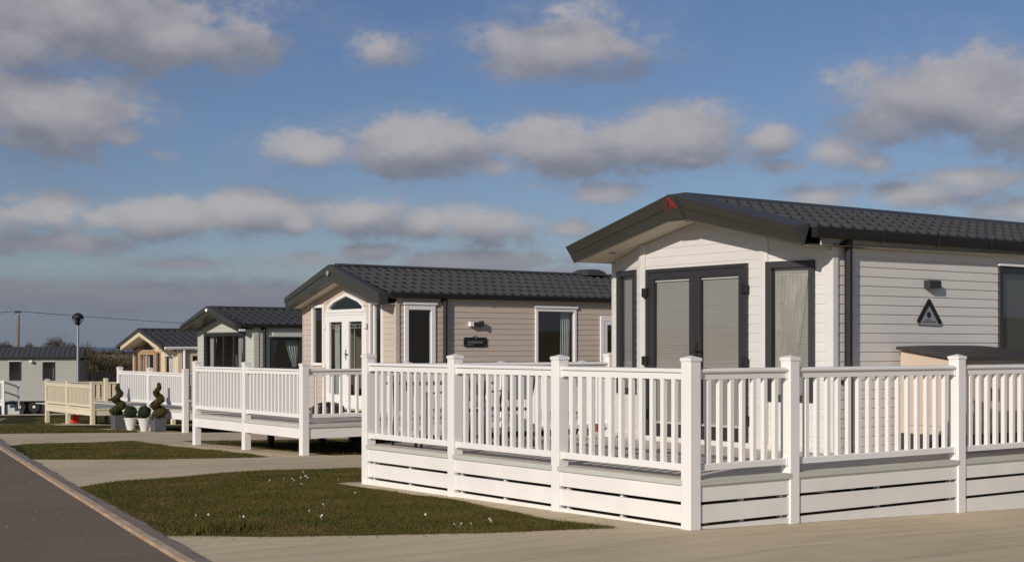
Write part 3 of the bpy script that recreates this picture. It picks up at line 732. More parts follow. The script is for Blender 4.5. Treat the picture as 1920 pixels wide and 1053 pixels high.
lb = MB(); qS.bx(lb, S(6.78), S(6.99), 2.0, 2.075, .012, .10); qS.bx(lb, S(6.96), S(7.0), 1.985, 2.10, .0, .12); wl_ = part('wall_lamp', lb, 'dframe', B)
lb = MB(); qS.bx(lb, S(6.70), S(6.775), 1.995, 2.08, .02, .105); part('lamp_glass', lb, 'wframe', wl_)
sg = MB()
sgp = [(6.62, 1.60), (7.11, 1.60), (7.135, 1.62), (7.135, 1.765), (7.11, 1.785), (6.93, 1.785), (6.90, 1.805), (6.865, 1.815), (6.83, 1.805), (6.80, 1.785), (6.62, 1.785), (6.595, 1.765), (6.595, 1.62)]
sg.loft([[(x, 13.22-o, z) for x, z in sgp] for o in (.016, .028)])
sgn = part('name_plate', sg, 'black', B, label='black name plate reading BORDEAUX')
def text_mesh(s, size, loc, rot, m, par, name, ext=.001):
    cu = bpy.data.curves.new('t', 'FONT'); cu.body = s; cu.size = size; cu.align_x = 'CENTER'; cu.extrude = ext; cu.space_character = 1.12
    ob = bpy.data.objects.new('t', cu); C.objects.link(ob); bpy.context.view_layer.update()
    me = bpy.data.meshes.new_from_object(ob.evaluated_get(bpy.context.evaluated_depsgraph_get())); bpy.data.objects.remove(ob)
    me.materials.clear(); me.materials.append(M[m]); o = bpy.data.objects.new(name, me); C.objects.link(o); o.parent = par
    gg = ORG[par.name]; o.location = tuple(a-b for a, b in zip(loc, gg)); o.rotation_euler = rot; return o
text_mesh('BORDEAUX', .062, (6.865, 13.1905, 1.672), (R(90), 0, 0), 'plate', sgn, 'lettering')
em = MB()
for x, z, r in ((6.845, 1.785, .008), (6.875, 1.79, .012), (6.878, 1.768, .011), (6.625, 1.745, .006), (7.1, 1.745, .006), (6.625, 1.63, .006), (7.1, 1.63, .006)):
    em.loft([[(x+r*math.cos(a*math.pi/5), 13.22-o, z+r*math.sin(a*math.pi/5)) for a in range(10)] for o in (.028, .031)])
for x in (6.68, 6.705, 6.73, 6.765, 6.79): em.box(x, x+.016, 13.189, 13.192, 1.636, 1.648)
part('emblem', em, 'plate', sgn)
vn = MB(); vn.loft([[(11.2+a*r, vcB+b*r*1.2, z) for a, b in ((-1, -1), (1, -1), (1, 1), (-1, 1))] for z, r in ((3.17, .26), (3.25, .24), (3.31, .15))]); part('roof_vent', vn, 'char', rB)
vn = MB(); vn.hexa([(10.4, 13.95, 2.83), (10.85, 13.95, 2.83), (10.85, 14.25, 2.93), (10.4, 14.25, 2.93), (10.45, 14.0, 2.90), (10.8, 14.0, 2.90), (10.8, 14.28, 2.97), (10.45, 14.28, 2.97)]); part('roof_vent', vn, 'char', rB)

# ================================================================== lodge C (sage grey)
zf = .10
Cc = thing('holiday_lodge', 'sage grey lodge with one wide dark front window and tied curtains', 'lodge', (7.9, 26.8, zf), gA)
cF = Wall((7.9, 24.99), (7.9, 28.62), (-1, 0)); cS = Wall((7.9, 24.99), (19, 24.99), (0, -1)); cB = Wall((7.9, 28.62), (19, 28.62), (0, 1)); cE = Wall((19, 24.99), (19, 28.62), (1, 0))
F = lambda v: v-24.99; S = lambda u: u-7.9; vcC = 26.82
mb = MB(); opf = (F(25.52), F(28.19), .15, 2.0); ops = (S(8.35), S(9.27), 1.0, 1.845); ops2 = (S(12), S(13), 1.0, 1.845)
siding(mb, cF, zf+.02, 3, [opf], tri_planes(cF, vcC, 2.47, .21)); siding(mb, cS, zf+.02, 2.2, [ops, ops2]); siding(mb, cB, zf+.02, 2.2); siding(mb, cE, zf+.02, 2.2)
part('wall', mb, 'sidG', Cc)
tr = MB(); cF.bx(tr, -.012, .16, zf, 2.10, .0, .024); cS.bx(tr, -.026, .11, zf, 2.13, .0, .028); cF.bx(tr, cF.L-.06, cF.L+.01, zf, 2.05, 0, .024); part('corner_trim', tr, 'sidG', Cc)
window(Cc, cF, *opf, fm='dframe', fw=.10, glass='glassD', mull=(F(26.25), F(26.9), F(27.5)), drawn=[(F(27.60), F(28.05), .35, 1), (F(25.62), F(26.0), .4, 0), (F(26.0), F(26.2), 1, 0)])
window(Cc, cS, *ops, fm='dframe', fw=.06, glass='glassD', drawn=[(S(8.40), S(8.62), .3, 0), (S(8.85), S(9.22), .35, 1)])
window(Cc, cS, *ops2, fm='dframe', fw=.06, glass='glassD')
pe = MB(); cS.bx(pe, S(8.40), S(9.36), 1.90, 1.99, .02, .09); cS.bx(pe, S(8.30), S(9.30), 1.875, 1.90, .02, .12); part('window_pelmet', pe, 'trimgrey', Cc)
interior(Cc, 7.95, 18.9, 24.99, 28.62, zf, 2.0); chassis(Cc, 8, 18.9, 24.99, 28.62, zf, g)
rC = roof_unit(Cc, 7.5, 19.1, vcC, 24.9, 28.72, 2.20, 2.67, tile='tileD', rows=6, wave=.24, gz=.09)
fa = MB()
for s in (-1, 1):
    va = vcC+s*1.83
    def sec(v, zt, zb): h = zt-zb; return [(7.34, v, zt), (7.34, v, zt-h*.5), (7.37, v, zt-h*.53), (7.40, v, zb), (7.5, v, zb), (7.55, v, zt)]
    fa.loft([sec(vcC, 2.72, 2.47), sec(va, 2.20, 2.05)])
fo = part('fascia', fa, 'char', Cc)
bd = MB().lathe([(.0, .0), (.06, 0), (.0, .05)], (0, 0, 0), 12); bd.v = [(7.34-p[2], vcC+p[0], 2.60+p[1]*.9) for p in bd.v]; part('badge', bd, 'wframe', fo)
so = MB()
for s in (-1, 1):
    va = vcC+s*1.82; so.quad((7.45, vcC, 2.475), (8.0, vcC, 2.475), (8.0, va, 2.06), (7.45, va, 2.06))
part('soffit', so, 'char', Cc)
downpipe(Cc, 8.16, 24.92, zf, 2.13, 'black', .045)
ck = MB()
ck.box(7.45, 7.62, 24.95, 25.02, 2.02, 2.07); part('eaves_end', ck, 'wframe', Cc)

# ================================================================== lodge D (cream)
zf = -.37
D = thing('holiday_lodge', 'cream lodge with white gutter, bargeboard and tall oak framed windows', 'lodge', (10, 37.1, zf), gA)
dF = Wall((10, 35.06), (10, 39.16), (-1, 0)); dS = Wall((10, 35.06), (21, 35.06), (0, -1)); dB_ = Wall((10, 39.16), (21, 39.16), (0, 1)); dE = Wall((21, 35.06), (21, 39.16), (1, 0))
F = lambda v: v-35.06; S = lambda u: u-10; vcD = 37.15
mb = MB(); o_c = (F(37.10), F(38.50), -.2, 1.86); o_l = (F(38.55), F(39.02), .2, 1.46); o_r = (F(36.55), F(37.04), .2, 1.46); o_w = (F(35.40), F(36.25), .2, 1.33)
o_s = (S(10.41), S(11.1), .3, 1.37)
siding(mb, dF, zf+.02, 2.2, [o_c, o_l, o_r, o_w], tri_planes(dF, vcD, 2.02, .32)); siding(mb, dS, zf+.02, 1.55, [o_s]); siding(mb, dB_, zf+.02, 1.55); siding(mb, dE, zf+.02, 1.55)
part('wall', mb, 'sidC', D)
window(D, dF, o_c[0], o_c[1], -.2, 1.42, fm='tframe', fw=.09, mull=(F(37.8), F(38.1)), drawn=[(F(37.2), F(37.5), .8, 0), (F(38.15), F(38.45), .8, 0), (F(37.85), F(38.0), 1, 0)])
ga = MB(); top = [(F(37.10), 1.62), (F(37.8), 1.86), (F(38.50), 1.62)]; it = [(F(37.19), 1.57), (F(37.8), 1.78), (F(38.41), 1.57)]
for k in range(2): ga.hexa([dF.P(*it[k], -.03), dF.P(*it[k+1], -.03), dF.P(*it[k+1], .04), dF.P(*it[k], .04), dF.P(*top[k], -.03), dF.P(*top[k+1], -.03), dF.P(*top[k+1], .04), dF.P(*top[k], .04)])
dF.bx(ga, F(37.10), F(38.5), 1.425, 1.50, -.03, .04); dF.bx(ga, F(37.10), F(37.19), 1.5, 1.57, -.03, .04); dF.bx(ga, F(38.41), F(38.5), 1.5, 1.57, -.03, .04)
gw_ = part('window', ga, 'tframe', D); part('pane', dF.pane([(x, z, 0) for x, z in [(F(37.19), 1.5), (F(38.41), 1.5)]+it[::-1]]), 'glass', gw_)
fl = MB()
for k in range(2): fl.quad(dF.P(*top[k], .006), dF.P(*top[k+1], .006), dF.P(top[k+1][0], 1.87, .006), dF.P(top[k][0], 1.87, .006))
part('gable_infill', fl, 'sidC', D)
window(D, dF, *o_l, fm='tframe', fw=.07, drawn=[(F(38.6), F(38.9), .8, 0)]); window(D, dF, *o_r, fm='tframe', fw=.07, drawn=[(F(36.6), F(36.9), .8, 0)])
window(D, dF, *o_w, fm='cframe', fw=.05, drawn=[(F(35.5), F(36.15), 1, 0)], fill='curtain'); window(D, dS, *o_s, fm='cframe', fw=.07, glass='glassD')
tr = MB(); dF.bx(tr, -.012, .14, zf, 1.5, .0, .024); dS.bx(tr, -.026, .1, zf, 1.5, .0, .028); dF.bx(tr, F(36.42), F(36.5), zf, 1.62, 0, .03); part('corner_trim', tr, 'cframe', D)
interior(D, 10.05, 20.9, 35.06, 39.16, zf, 1.5); chassis(D, 10.1, 20.9, 35.06, 39.16, zf, g)
rD = roof_unit(D, 9.45, 21.1, vcD, 34.98, 39.3, 1.60, 2.19, tile='tileD', rows=6, wave=.26, gz=.09, gut='wframe')
fa = MB(); fb = MB()
for s in (-1, 1):
    va = vcD+s*2.1
    def sec(v, zt, zb, u=9.40): return [(u, v, zt), (u, v, zb), (u+.12, v, zb), (u+.12, v, zt)]
    fa.loft([sec(vcD, 2.24, 2.12), sec(va, 1.64, 1.52)]); fb.loft([sec(vcD, 2.118, 1.97, 9.44), sec(vcD+s*1.75, 1.62, 1.49, 9.44)])
part('roof_edge', fa, 'char', D); part('bargeboard', fb, 'cframe', D)
so = MB()
for s in (-1, 1): so.quad((9.5, vcD, 2.03), (10.1, vcD, 2.03), (10.1, vcD+s*2.08, 1.5), (9.5, vcD+s*2.08, 1.5))
part('soffit', so, 'soffit', D); downpipe(D, 10.17, 34.98, zf, 1.53, 'wframe', .04)

# ================================================================== static caravan E (far left), local axes: x along its long side
kE = 72/70
E_ = thing('static_caravan', 'long grey static caravan raised on its wheels at the far left', 'caravan', (16.05, 62.2, 0), None, R(-22.5), local=True)
eS = Wall((-11.2, 0), (0, 0), (0, -1)); eE = Wall((0, 0), (0, 3.6), (1, 0)); eW = Wall((-11.2, 0), (-11.2, 3.6), (-1, 0)); eB = Wall((-11.2, 3.6), (0, 3.6), (0, 1))
X = lambda x: x+11.2; mb = MB(); zb, zt = -1.16, 1.05
eo = [(X(-3.50), X(-2.92), -.11, .86), (X(-1.88), X(-1.27), -.11, .84), (X(-6.5), X(-5.2), -.11, .86), (X(-9.5), X(-8.2), -.11, .86)]
siding(mb, eS, zb, zt, eo, pitch=.12); siding(mb, eE, zb, zt, pitch=.12); siding(mb, eB, zb, zt, pitch=.12); siding(mb, eW, zb, zt, pitch=.12)
part('wall', mb, 'sidS', E_)
for o in eo: window(E_, eS, *o, fm='dframe', fw=.06, glass='glassD', head=.03)
ib = MB().box(-11.0, -.1, .4, 3.5, zb+.01, zt-.02); part('interior', ib, 'inner', E_)
mb = MB(); n = 60
tile_roof(mb, -11.3, .1, -.12, 1.12, 1.8, 1.60, .25, 5, .007, .015); tile_roof(mb, -11.3, .1, 3.72, 1.12, 1.8, 1.60, .25, 5, .007, .015)
mb.add([(.1, -.12, 1.12), (.1, 3.72, 1.12), (.1, 1.8, 1.6)], [(0, 1, 2)]); rE = part('roof', mb, 'tileD', E_)
gb = MB().box(-11.3, .12, -.22, -.10, 1.03, 1.11); part('gutter', gb, 'black', E_)
eb = MB(); eS.bx(eb, 0, eS.L, 1.05, 1.11, 0, .02); part('eaves_board', eb, 'trimgrey', E_)
cp = MB().tube([(-.12, -.06, zb), (-.12, -.06, 1.05)], .04, 8); part('downpipe', cp, 'galv', E_)
ec = MB().box(-.02, .2, -.03, .3, zb, 1.05); part('end_shade', ec, 'black', E_)  # black strip: the end wall's shadow side put in as colour
lm = MB().lathe([(.02, -.08), (.09, -.05), (.11, 0), (.09, .05), (.02, .08)], (-2.42, -.12, .85), 14); part('wall_lamp', lm, 'wframe', E_, smooth=True)
cz = -1.75
ch = MB().box(-11, -.2, .3, .42, zb-.25, zb-.02); ch.box(-11, -.2, 3.1, 3.22, zb-.25, zb-.02); ch.box(-11.1, -.05, .05, 3.55, zb-.06, zb-.01)
for x in (-9.5, -7.6, -4.2, -2.0, -.6):
    ch.box(x, x+.3, .2, .6, cz, zb-.2)
ch.box(-11.1, -.1, .46, .5, cz-.2, zb-.02)  # added dark board standing in for the shade under the caravan
part('chassis', ch, 'dark', E_)
for x in (-5.9, -5.1, -3.0, -2.3):
    wm = MB().loft([[(x+.28*math.cos(a*math.pi/10), .2+s, cz+.28+.28*math.sin(a*math.pi/10)) for a in range(20)] for s in (-.1, .1)]); wh = part('wheel', wm, 'tyre', E_)
    hb = MB().loft([[(x+.07*math.cos(a*math.pi/6), .09+s, cz+.28+.07*math.sin(a*math.pi/6)) for a in range(12)] for s in (-.03, .0)]); part('hub', hb, 'wframe', wh)

# ================================================================== decks
PW = .125
def post_mesh(m, z0, ztop):
    return MB().box(-PW/2, PW/2, -PW/2, PW/2, z0, ztop)
def cap_mesh():
    h = PW/2+.006; return MB().loft([[(sx*h, sy*h, 0) for sx, sy in ((-1, -1), (1, -1), (1, 1), (-1, 1))], [(sx*h, sy*h, .028) for sx, sy in ((-1, -1), (1, -1), (1, 1), (-1, 1))], [(sx*.004, sy*.004, .05) for sx, sy in ((-1, -1), (1, -1), (1, 1), (-1, 1))]])
capme = {k: mesh('cap', cap_mesh(), k) for k in ('upvc', 'creampvc')}
BALW = .043
def balme(m, h): return mesh('baluster', MB().box(-BALW/2, BALW/2, -BALW/2, BALW/2, 0, h), m)
def rail_run(deck, p0, p1, zt, zb, m, bal, nb, lip=.09, out=None):
    """top rail, bottom rail and balusters between two post centres"""
    d = (p1[0]-p0[0], p1[1]-p0[1]); L = math.hypot(*d); d = (d[0]/L, d[1]/L); n = (-d[1], d[0])
    def P(s, o, z): return (p0[0]+d[0]*s+n[0]*o, p0[1]+d[1]*s+n[1]*o, z)
    def lb(mb, s0, s1, prof):
        mb.loft([[P(s0, o, z) for o, z in prof], [P(s1, o, z) for o, z in prof]])
    a, b = PW/2, L-PW/2
    tr = MB(); lb(tr, a, b, [(-.024, zt-.098), (.024, zt-.098), (.024, zt-.036), (.043, zt-.036), (.046, zt-.02), (.036, zt-.006), (0, zt), (-.036, zt-.006), (-.046, zt-.02), (-.043, zt-.036), (-.024, zt-.036)])
    for s0, s1 in ((a, a+.02), (b-.02, b)): lb(tr, s0, s1, [(-.032, zt-.108), (.032, zt-.108), (.032, zt-.03), (-.032, zt-.03)])
    part('top_rail', tr, m, deck)
    br = MB(); lb(br, a, b, [(-.026, zb), (.026, zb), (.026, zb+.052), (.018, zb+.06), (-.018, zb+.06), (-.026, zb+.052)])
    for s0, s1 in ((a, a+.02), (b-.02, b)): lb(br, s0, s1, [(-.034, zb-.008), (.034, zb-.008), (.034, zb+.066), (-.034, zb+.066)])
    part('bottom_rail', br, m, deck)
    rz = math.atan2(d[1], d[0])
    for k in range(nb):
        s = a+(b-a)*(k+1)/(nb+1); inst('baluster', bal, deck, P(s, 0, zb+.058), rz=rz)
def run_boards(deck, p0, p1, zs, m, off, name='skirt_board', t=.02, label=None, slope=False):
    d = (p1[0]-p0[0], p1[1]-p0[1]); L = math.hypot(*d); d = (d[0]/L, d[1]/L); n = (-d[1], d[0])
    for z0, z1 in zs:
        mb = MB(); a = PW/2-.02; b = L-PW/2+.02
        def P(s, o, z): return (p0[0]+d[0]*s+n[0]*o, p0[1]+d[1]*s+n[1]*o, z)
        pa, pb = P(a, 0, 0), P(b, 0, 0); za = z0 if z0 is not None else g(pa[0], pa[1])+.008; zc = z0 if z0 is not None else g(pb[0], pb[1])+.008
        mb.hexa([P(a, off, za), P(b, off, zc), P(b, off+t, zc), P(a, off+t, za), P(a, off, z1), P(b, off, z1), P(b, off+t, z1), P(a, off+t, z1)])
        part(name, mb, m, deck)
def posts(deck, pts, ztop, m, zfoot=None):
    done = []
    for (u, v) in pts:
        z0 = g(u, v)+.004 if zfoot is None else zfoot
        mb = MB().box(u-PW/2, u+PW/2, v-PW/2, v+PW/2, z0, ztop)
        p = part('post', mb, m, deck, bevel=.006)
        c = bpy.data.objects.new('cap', capme[m]); C.objects.link(c); c.parent = p; o = ORG[deck.name]; c.location = (u-o[0], v-o[1], ztop-o[2])
        done.append(p)
def boards(deck, rects, z, m='deck', pitch=.145, gap=.006, t=.028):
    mb = MB()
    for u0, u1, v0, v1 in rects:
        v = v0
        while v < v1-.01: mb.box(u0, u1, v, min(v+pitch-gap, v1), z-t, z); v += pitch
    part('deck_boards', mb, m, deck)

H2 = PW/2
# deck A
zd = .437
DA = thing('raised_deck', 'nearest white railed deck with slatted skirt boards round its base', 'deck', (0, 0, 0), 'raised decks in front of the lodges')
bal = balme('upvc', .75)
vl = [H2, 1.92, 3.765, 5.625]; ul = [H2, 1.325, 3.84, 6.35, 8.86, 11.4]
posts(DA, [(H2, v) for v in vl]+[(u, H2) for u in ul[1:]]+[(3.84, 5.625)], 1.475, 'upvc')
for a, b in zip(vl, vl[1:]): rail_run(DA, (H2, b), (H2, a), 1.412, .512, 'upvc', bal, 11)
for (a, b), n in zip(zip(ul, ul[1:]), (7, 15, 15, 15, 15)): rail_run(DA, (a, H2), (b, H2), 1.412, .512, 'upvc', bal, n)
rail_run(DA, (H2, 5.625), (3.84, 5.625), 1.40, .512, 'upvc', bal, 23)
boards(DA, [(.03, 3.22, .03, 5.68), (3.22, 11.5, .03, 1.40)], zd)
sb = [(.242, .386), (.056, .213), (None, .027)]
for a, b in zip(vl, vl[1:]):
    run_boards(DA, (H2, b), (H2, a), sb, 'upvc_dirty', -.045-.0)
for a, b in zip(ul, ul[1:]): run_boards(DA, (a, H2), (b, H2), sb, 'upvc_dirty', -.045)
tr = []
for a, b in zip(vl, vl[1:]): run_boards(DA, (H2, b), (H2, a), [(.389, zd-.002)], 'trimgrey', -.066, 'edge_trim', .05)
for a, b in zip(ul, ul[1:]): run_boards(DA, (a, H2), (b, H2), [(.389, zd-.002)], 'trimgrey', -.066, 'edge_trim', .05)
spc = MB()
def spacer(p): spc.box(p[0]-.02, p[0]+.02, p[1]-.02, p[1]+.02, g(*p)+.01, .388)
for a, b in zip(vl, vl[1:]): spacer((H2+.02, (a+b)/2)); spacer((H2+.02, b-.13))
for a, b in zip(ul, ul[1:]): spacer(((a+b)/2, H2+.02)); spacer((b-.12, H2+.02))
part('skirt_batten', spc, 'upvc', DA)
bk = MB()
for u in (.6, 1.6, 2.6): bk.box(u, u+.05, .15, 5.5, zd-.18, zd-.03)
for v in (1.0, 2.5, 4.2): bk.box(.2, 3.2, v, v+.05, zd-.18, zd-.031)
for u in (5, 7, 9): bk.box(u, u+.05, .15, 1.38, zd-.18, zd-.03)
part('joist', bk, 'dark', DA)
skb = MB().box(.2, 3.85, 5.6, 5.62, g(2, 5.6)+.05, .386); part('skirt_board', skb, 'upvc_dirty', DA)

# deck B
zd = .335; u0 = 2.25
DB = thing('raised_deck', 'white railed deck on tall open legs before the beige lodge', 'deck', (u0, 11.49, g(u0, 11.49)), 'raised decks in front of the lodges')
bal = balme('upvc', .66)
vl = [11.49+H2, 13.72, 15.86]; ul = [u0+H2, 4.3, 6.3, 8.18]
posts(DB, [(u0+H2, v) for v in vl]+[(u, 11.49+H2) for u in ul[1:]], 1.295, 'upvc')
for a, b in zip(vl, vl[1:]): rail_run(DB, (u0+H2, b), (u0+H2, a), 1.238, .435, 'upvc', bal, 14)
for a, b in zip(ul, ul[1:]): rail_run(DB, (a, 11.49+H2), (b, 11.49+H2), 1.238, .435, 'upvc', bal, 11)
boards(DB, [(u0+.03, 5.05, 11.52, 15.9), (5.05, 9.0, 11.52, 13.19)], zd)
for a, b in zip(vl, vl[1:]):
    run_boards(DB, (u0+H2, b), (u0+H2, a), [(.275, zd-.002)], 'trimgrey', -.066, 'edge_trim', .05); run_boards(DB, (u0+H2, b), (u0+H2, a), [(.10, .272)], 'upvc_dirty', -.045)
for a, b in zip(ul, ul[1:]):
    run_boards(DB, (a, 11.49+H2), (b, 11.49+H2), [(.275, zd-.002)], 'trimgrey', -.066, 'edge_trim', .05); run_boards(DB, (a, 11.49+H2), (b, 11.49+H2), [(.10, .272)], 'upvc_dirty', -.045)
bk = MB()
for v in (12.5, 13.7, 15): bk.box(u0+.1, 5.0, v, v+.05, zd-.2, zd-.03)
for u in (3.2, 4.3): bk.box(u, u+.05, 11.6, 15.8, zd-.2, zd-.031); 
for u, v in ((4.2, 13.0), (4.6, 15.2), (7.0, 12.8), (3.4, 15.0)): bk.box(u, u+.1, v, v+.1, g(u, v), zd-.1)
bk.tube([(4.25, 12.6, zd-.1), (4.75, 13.0, g(4.75, 13)+.02)], .035, 6); bk.box(4.75, 4.95, 12.3, 12.8, g(4.8, 12.5), zd-.25)
part('joist', bk, 'dark', DB)

# steps at the end of deck B
SB = thing('deck_steps', 'short white steps with sloping handrail at the side of the beige lodge', 'steps', (8.4, 11.6, g(8.4, 11.6)))
g0 = g(8.6, 11.6); st = MB()
for k, (u, z) in enumerate(((8.27, .21), (8.52, .08), (8.77, -.05))): st.box(u, u+.29, 11.6, 12.6, z-.04, z)
for v in (11.6, 12.57): st.hexa([(8.25, v, -.1), (9.1, v, g(9.1, 12)), (9.1, v+.03, g(9.1, 12)), (8.25, v+.03, -.1), (8.25, v, .2), (9.1, v, -.05), (9.1, v+.03, -.05), (8.25, v+.03, .2)])
part('tread', st, 'trimgrey', SB)
hp = MB(); hp.box(8.85, 8.95, 11.5, 11.6, g0, .82); hp.box(8.85, 8.95, 12.6, 12.7, g0, .82); part('post', hp, 'upvc', SB)
hr = MB()
for v in (11.53, 12.63):
    for dz in (0, -.5): hr.hexa([(8.22, v, 1.13+dz), (8.87, v, .70+dz), (8.87, v+.05, .70+dz), (8.22, v+.05, 1.13+dz), (8.22, v, 1.21+dz), (8.87, v, .78+dz), (8.87, v+.05, .78+dz), (8.22, v+.05, 1.21+dz)])
part('handrail', hr, 'upvc', SB)

# deck C
zd = .10; u0 = 4.774
DC = thing('raised_deck', 'white railed deck behind the row of potted topiary', 'deck', (u0, 22.285, g(u0, 22.3)), 'raised decks in front of the lodges')
bal = balme('upvc', .65); vl = [22.285+H2, 24.55, 26.62]
posts(DC, [(u0+H2, v) for v in vl]+[(u, 22.285+H2) for u in (6.9, 9.0)], 1.04, 'upvc')
for a, b in zip(vl, vl[1:]): rail_run(DC, (u0+H2, b), (u0+H2, a), .985, .20, 'upvc', bal, 15)
for a, b in zip((u0+H2, 6.9), (6.9, 9.0)): rail_run(DC, (a, 22.285+H2), (b, 22.285+H2), .985, .20, 'upvc', bal, 12)
boards(DC, [(u0+.03, 7.85, 22.3, 28.6), (7.85, 9.1, 22.3, 24.9)], zd)
for a, b in zip(vl, vl[1:]):
    run_boards(DC, (u0+H2, b), (u0+H2, a), [(.045, zd-.002)], 'trimgrey', -.066, 'edge_trim', .05); run_boards(DC, (u0+H2, b), (u0+H2, a), [(-.13, .042)], 'upvc_dirty', -.045)
for a, b in ((u0+H2, 6.9), (6.9, 9.0)):
    run_boards(DC, (a, 22.285+H2), (b, 22.285+H2), [(.045, zd-.002)], 'trimgrey', -.066, 'edge_trim', .05); run_boards(DC, (a, 22.285+H2), (b, 22.285+H2), [(-.13, .042)], 'upvc_dirty', -.045)
bk = MB()
for v in (23.5, 25, 27): bk.box(u0+.1, 7.8, v, v+.05, zd-.2, zd-.03)
for u, v in ((6.0, 24), (7.2, 26), (7.4, 23.2)): bk.box(u, u+.2, v, v+.2, g(u, v), zd-.1)
part('joist', bk, 'dark', DC)

# deck D (cream)
zd = -.30; u0 = 6.508
DD = thing('raised_deck', 'cream yellow railed deck on legs at the far end of the row', 'deck', (u0, 33.53, g(u0, 33.5)), 'raised decks in front of the lodges')
bal = balme('creampvc', .53); vl = [33.53+H2, 35.87, 37.95]
posts(DD, [(u0+H2, v) for v in vl]+[(u0+H2+2.0, 37.95), (9.2, 37.95)]+[(9.2, 33.6)], .49, 'creampvc')
for a, b in zip(vl, vl[1:]): rail_run(DD, (u0+H2, b), (u0+H2, a), .42, -.27, 'creampvc', bal, 16)
rail_run(DD, (u0+H2, 37.95), (u0+H2+2.0, 37.95), .42, -.25, 'creampvc', bal, 10)
boards(DD, [(u0+.03, 9.9, 33.6, 39.1)], zd, 'trimgrey')
for a, b in zip(vl, vl[1:]):
    run_boards(DD, (u0+H2, b), (u0+H2, a), [(-.36, -.305)], 'creampvc', -.066, 'edge_trim', .05); run_boards(DD, (u0+H2, b), (u0+H2, a), [(-.53, -.362)], 'creampvc', -.045)
run_boards(DD, (u0+H2, 33.6), (9.2, 33.6), [(-.36, -.305)], 'creampvc', -.066, 'edge_trim', .05); run_boards(DD, (u0+H2, 33.6), (9.2, 33.6), [(-.53, -.362)], 'creampvc', -.045)
pk = MB()        # wide flat pickets at the back of the deck
for k in range(14):
    x = 7.1+k*.19; pk.box(x, x+.13, 39.0, 39.03, zd+.08, .30)
pk.box(7.0, 9.8, 38.98, 39.08, .30, .37); pk.box(7.0, 9.8, 39.03, 39.08, zd+.1, zd+.15); part('picket_panel', pk, 'creampvc', DD)
bk = MB()
for u, v in ((7.6, 34.6), (8.4, 36), (8.9, 34.2), (7.9, 37.5)): bk.box(u, u+.2, v, v+.2, g(u, v), zd-.03)
for v in (34.5, 36, 37.5): bk.box(u0+.1, 9.8, v, v+.05, zd-.2, zd-.03)
part('joist', bk, 'dark', DD)

# deck in front of the grey caravan, seen at the left edge (world points worked out along the caravan's own axes)
DE = thing('raised_deck', 'white deck railing with sloping handrail cut off by the left picture edge', 'deck', (10.82, 57.64, -1.55), 'raised decks in front of the lodges', R(-30), local=True)
def bxl(mb, x0, x1, y0, y1, z0, z1): return mb.box(x0, x1, y0, y1, z0, z1)
pm = MB()
for x in (0, -2.0, -4.0): pm.box(x-.06, x+.06, -.06, .06, 0, 1.60)
pm.box(.50, .58, .6, .68, 0, 1.34); part('post', pm, 'upvc', DE)
rm = MB().box(-4, -.06, -.03, .03, 1.46, 1.56); rm.box(-4, -.06, -.03, .03, .62, .70); part('top_rail', rm, 'upvc', DE)
for k in range(24): inst('baluster', mesh('baluster', MB().box(-.02, .02, -.02, .02, .70, 1.46), 'upvc') if k == 0 else bb_, DE, (-.2-k*.155, 0, 0)); bb_ = bpy.data.objects[-1].data if False else (bb_ if k else [o for o in DE.children if o.name.startswith('baluster')][0].data)
fm_ = MB().box(-4, 0, -.05, -.02, .40, .58); fm_.box(-4, 0, -.02, 2.2, .55, .58); part('deck_boards', fm_, 'upvc_dirty', DE)
hr = MB(); 
for dz in (0, -.45): hr.hexa([(.05, .0, 1.46+dz), (.54, .6, 1.22+dz), (.58, .58, 1.22+dz), (.09, -.02, 1.46+dz), (.05, .0, 1.54+dz), (.54, .6, 1.30+dz), (.58, .58, 1.30+dz), (.09, -.02, 1.54+dz)])
part('handrail', hr, 'upvc_dirty', DE)
st = MB()
for k in range(3): st.box(.05+k*.22, .27+k*.22, .1, .9, 0, .45-k*.15)
part('tread', st, 'trimgrey', DE)

# ================================================================== things on and by the decks
# storage box beside lodge A
SX = thing('storage_box', 'beige resin storage shed with dark sloping lid beside the white lodge', 'storage box', (4.5, .72, .44))
a0, a1, b0, b1, zl, zh = 4.53, 5.95, .62, 1.33, 1.455, 1.56
bm = MB(); bm.hexa([(a0, b0, .62), (a1, b0, .62), (a1, b1, .62), (a0, b1, .62), (a0, b0, zl), (a1, b0, zl), (a1, b1, zh), (a0, b1, zh)]); part('body', bm, 'boxcream', SX, bevel=.01)
bm = MB().box(a0-.01, a1+.01, b0-.01, b1+.01, .443, .617); bs = part('base', bm, 'boxdark', SX)
bm = MB(); e0, e1, f0, f1 = a0-.05, a1+.09, b0-.08, b1+.02
nL = 8; rings = []
for k in range(nL+1):
    t = k/nL; x = e0+(e1-e0)*t; cr = .035*math.sin(math.pi*t)
    rings.append([(x, f0, zl+.0), (x, f1, zh+.012), (x, f1, zh+.045+cr*.4), (x, (f0+f1)/2, (zl+zh)/2+.075+cr), (x, f0, zl+.035)])
bm.loft(rings); part('lid', bm, 'boxdark', SX)
bm = MB()
for x0, x1 in ((a0+.06, (a0+a1)/2-.015), ((a0+a1)/2+.015, a1-.06)):
    bm.box(x0, x1, b0-.018, b0-.001, .68, 1.42); bm.box(x0+.07, x1-.07, b0-.026, b0-.019, .76, 1.34)
part('door', bm, 'boxcream', SX, bevel=.006)
bm = MB(); bm.box(a0-.014, a0-.001, b0+.1, b0+.6, .72, 1.38); part('side_panel', bm, 'boxcream', SX, bevel=.006)
bm = MB()
for x in ((a0+a1)/2-.06, (a0+a1)/2+.05): bm.box(x, x+.02, b0-.045, b0-.027, 1.0, 1.14)
part('handle', bm, 'boxdark', SX)

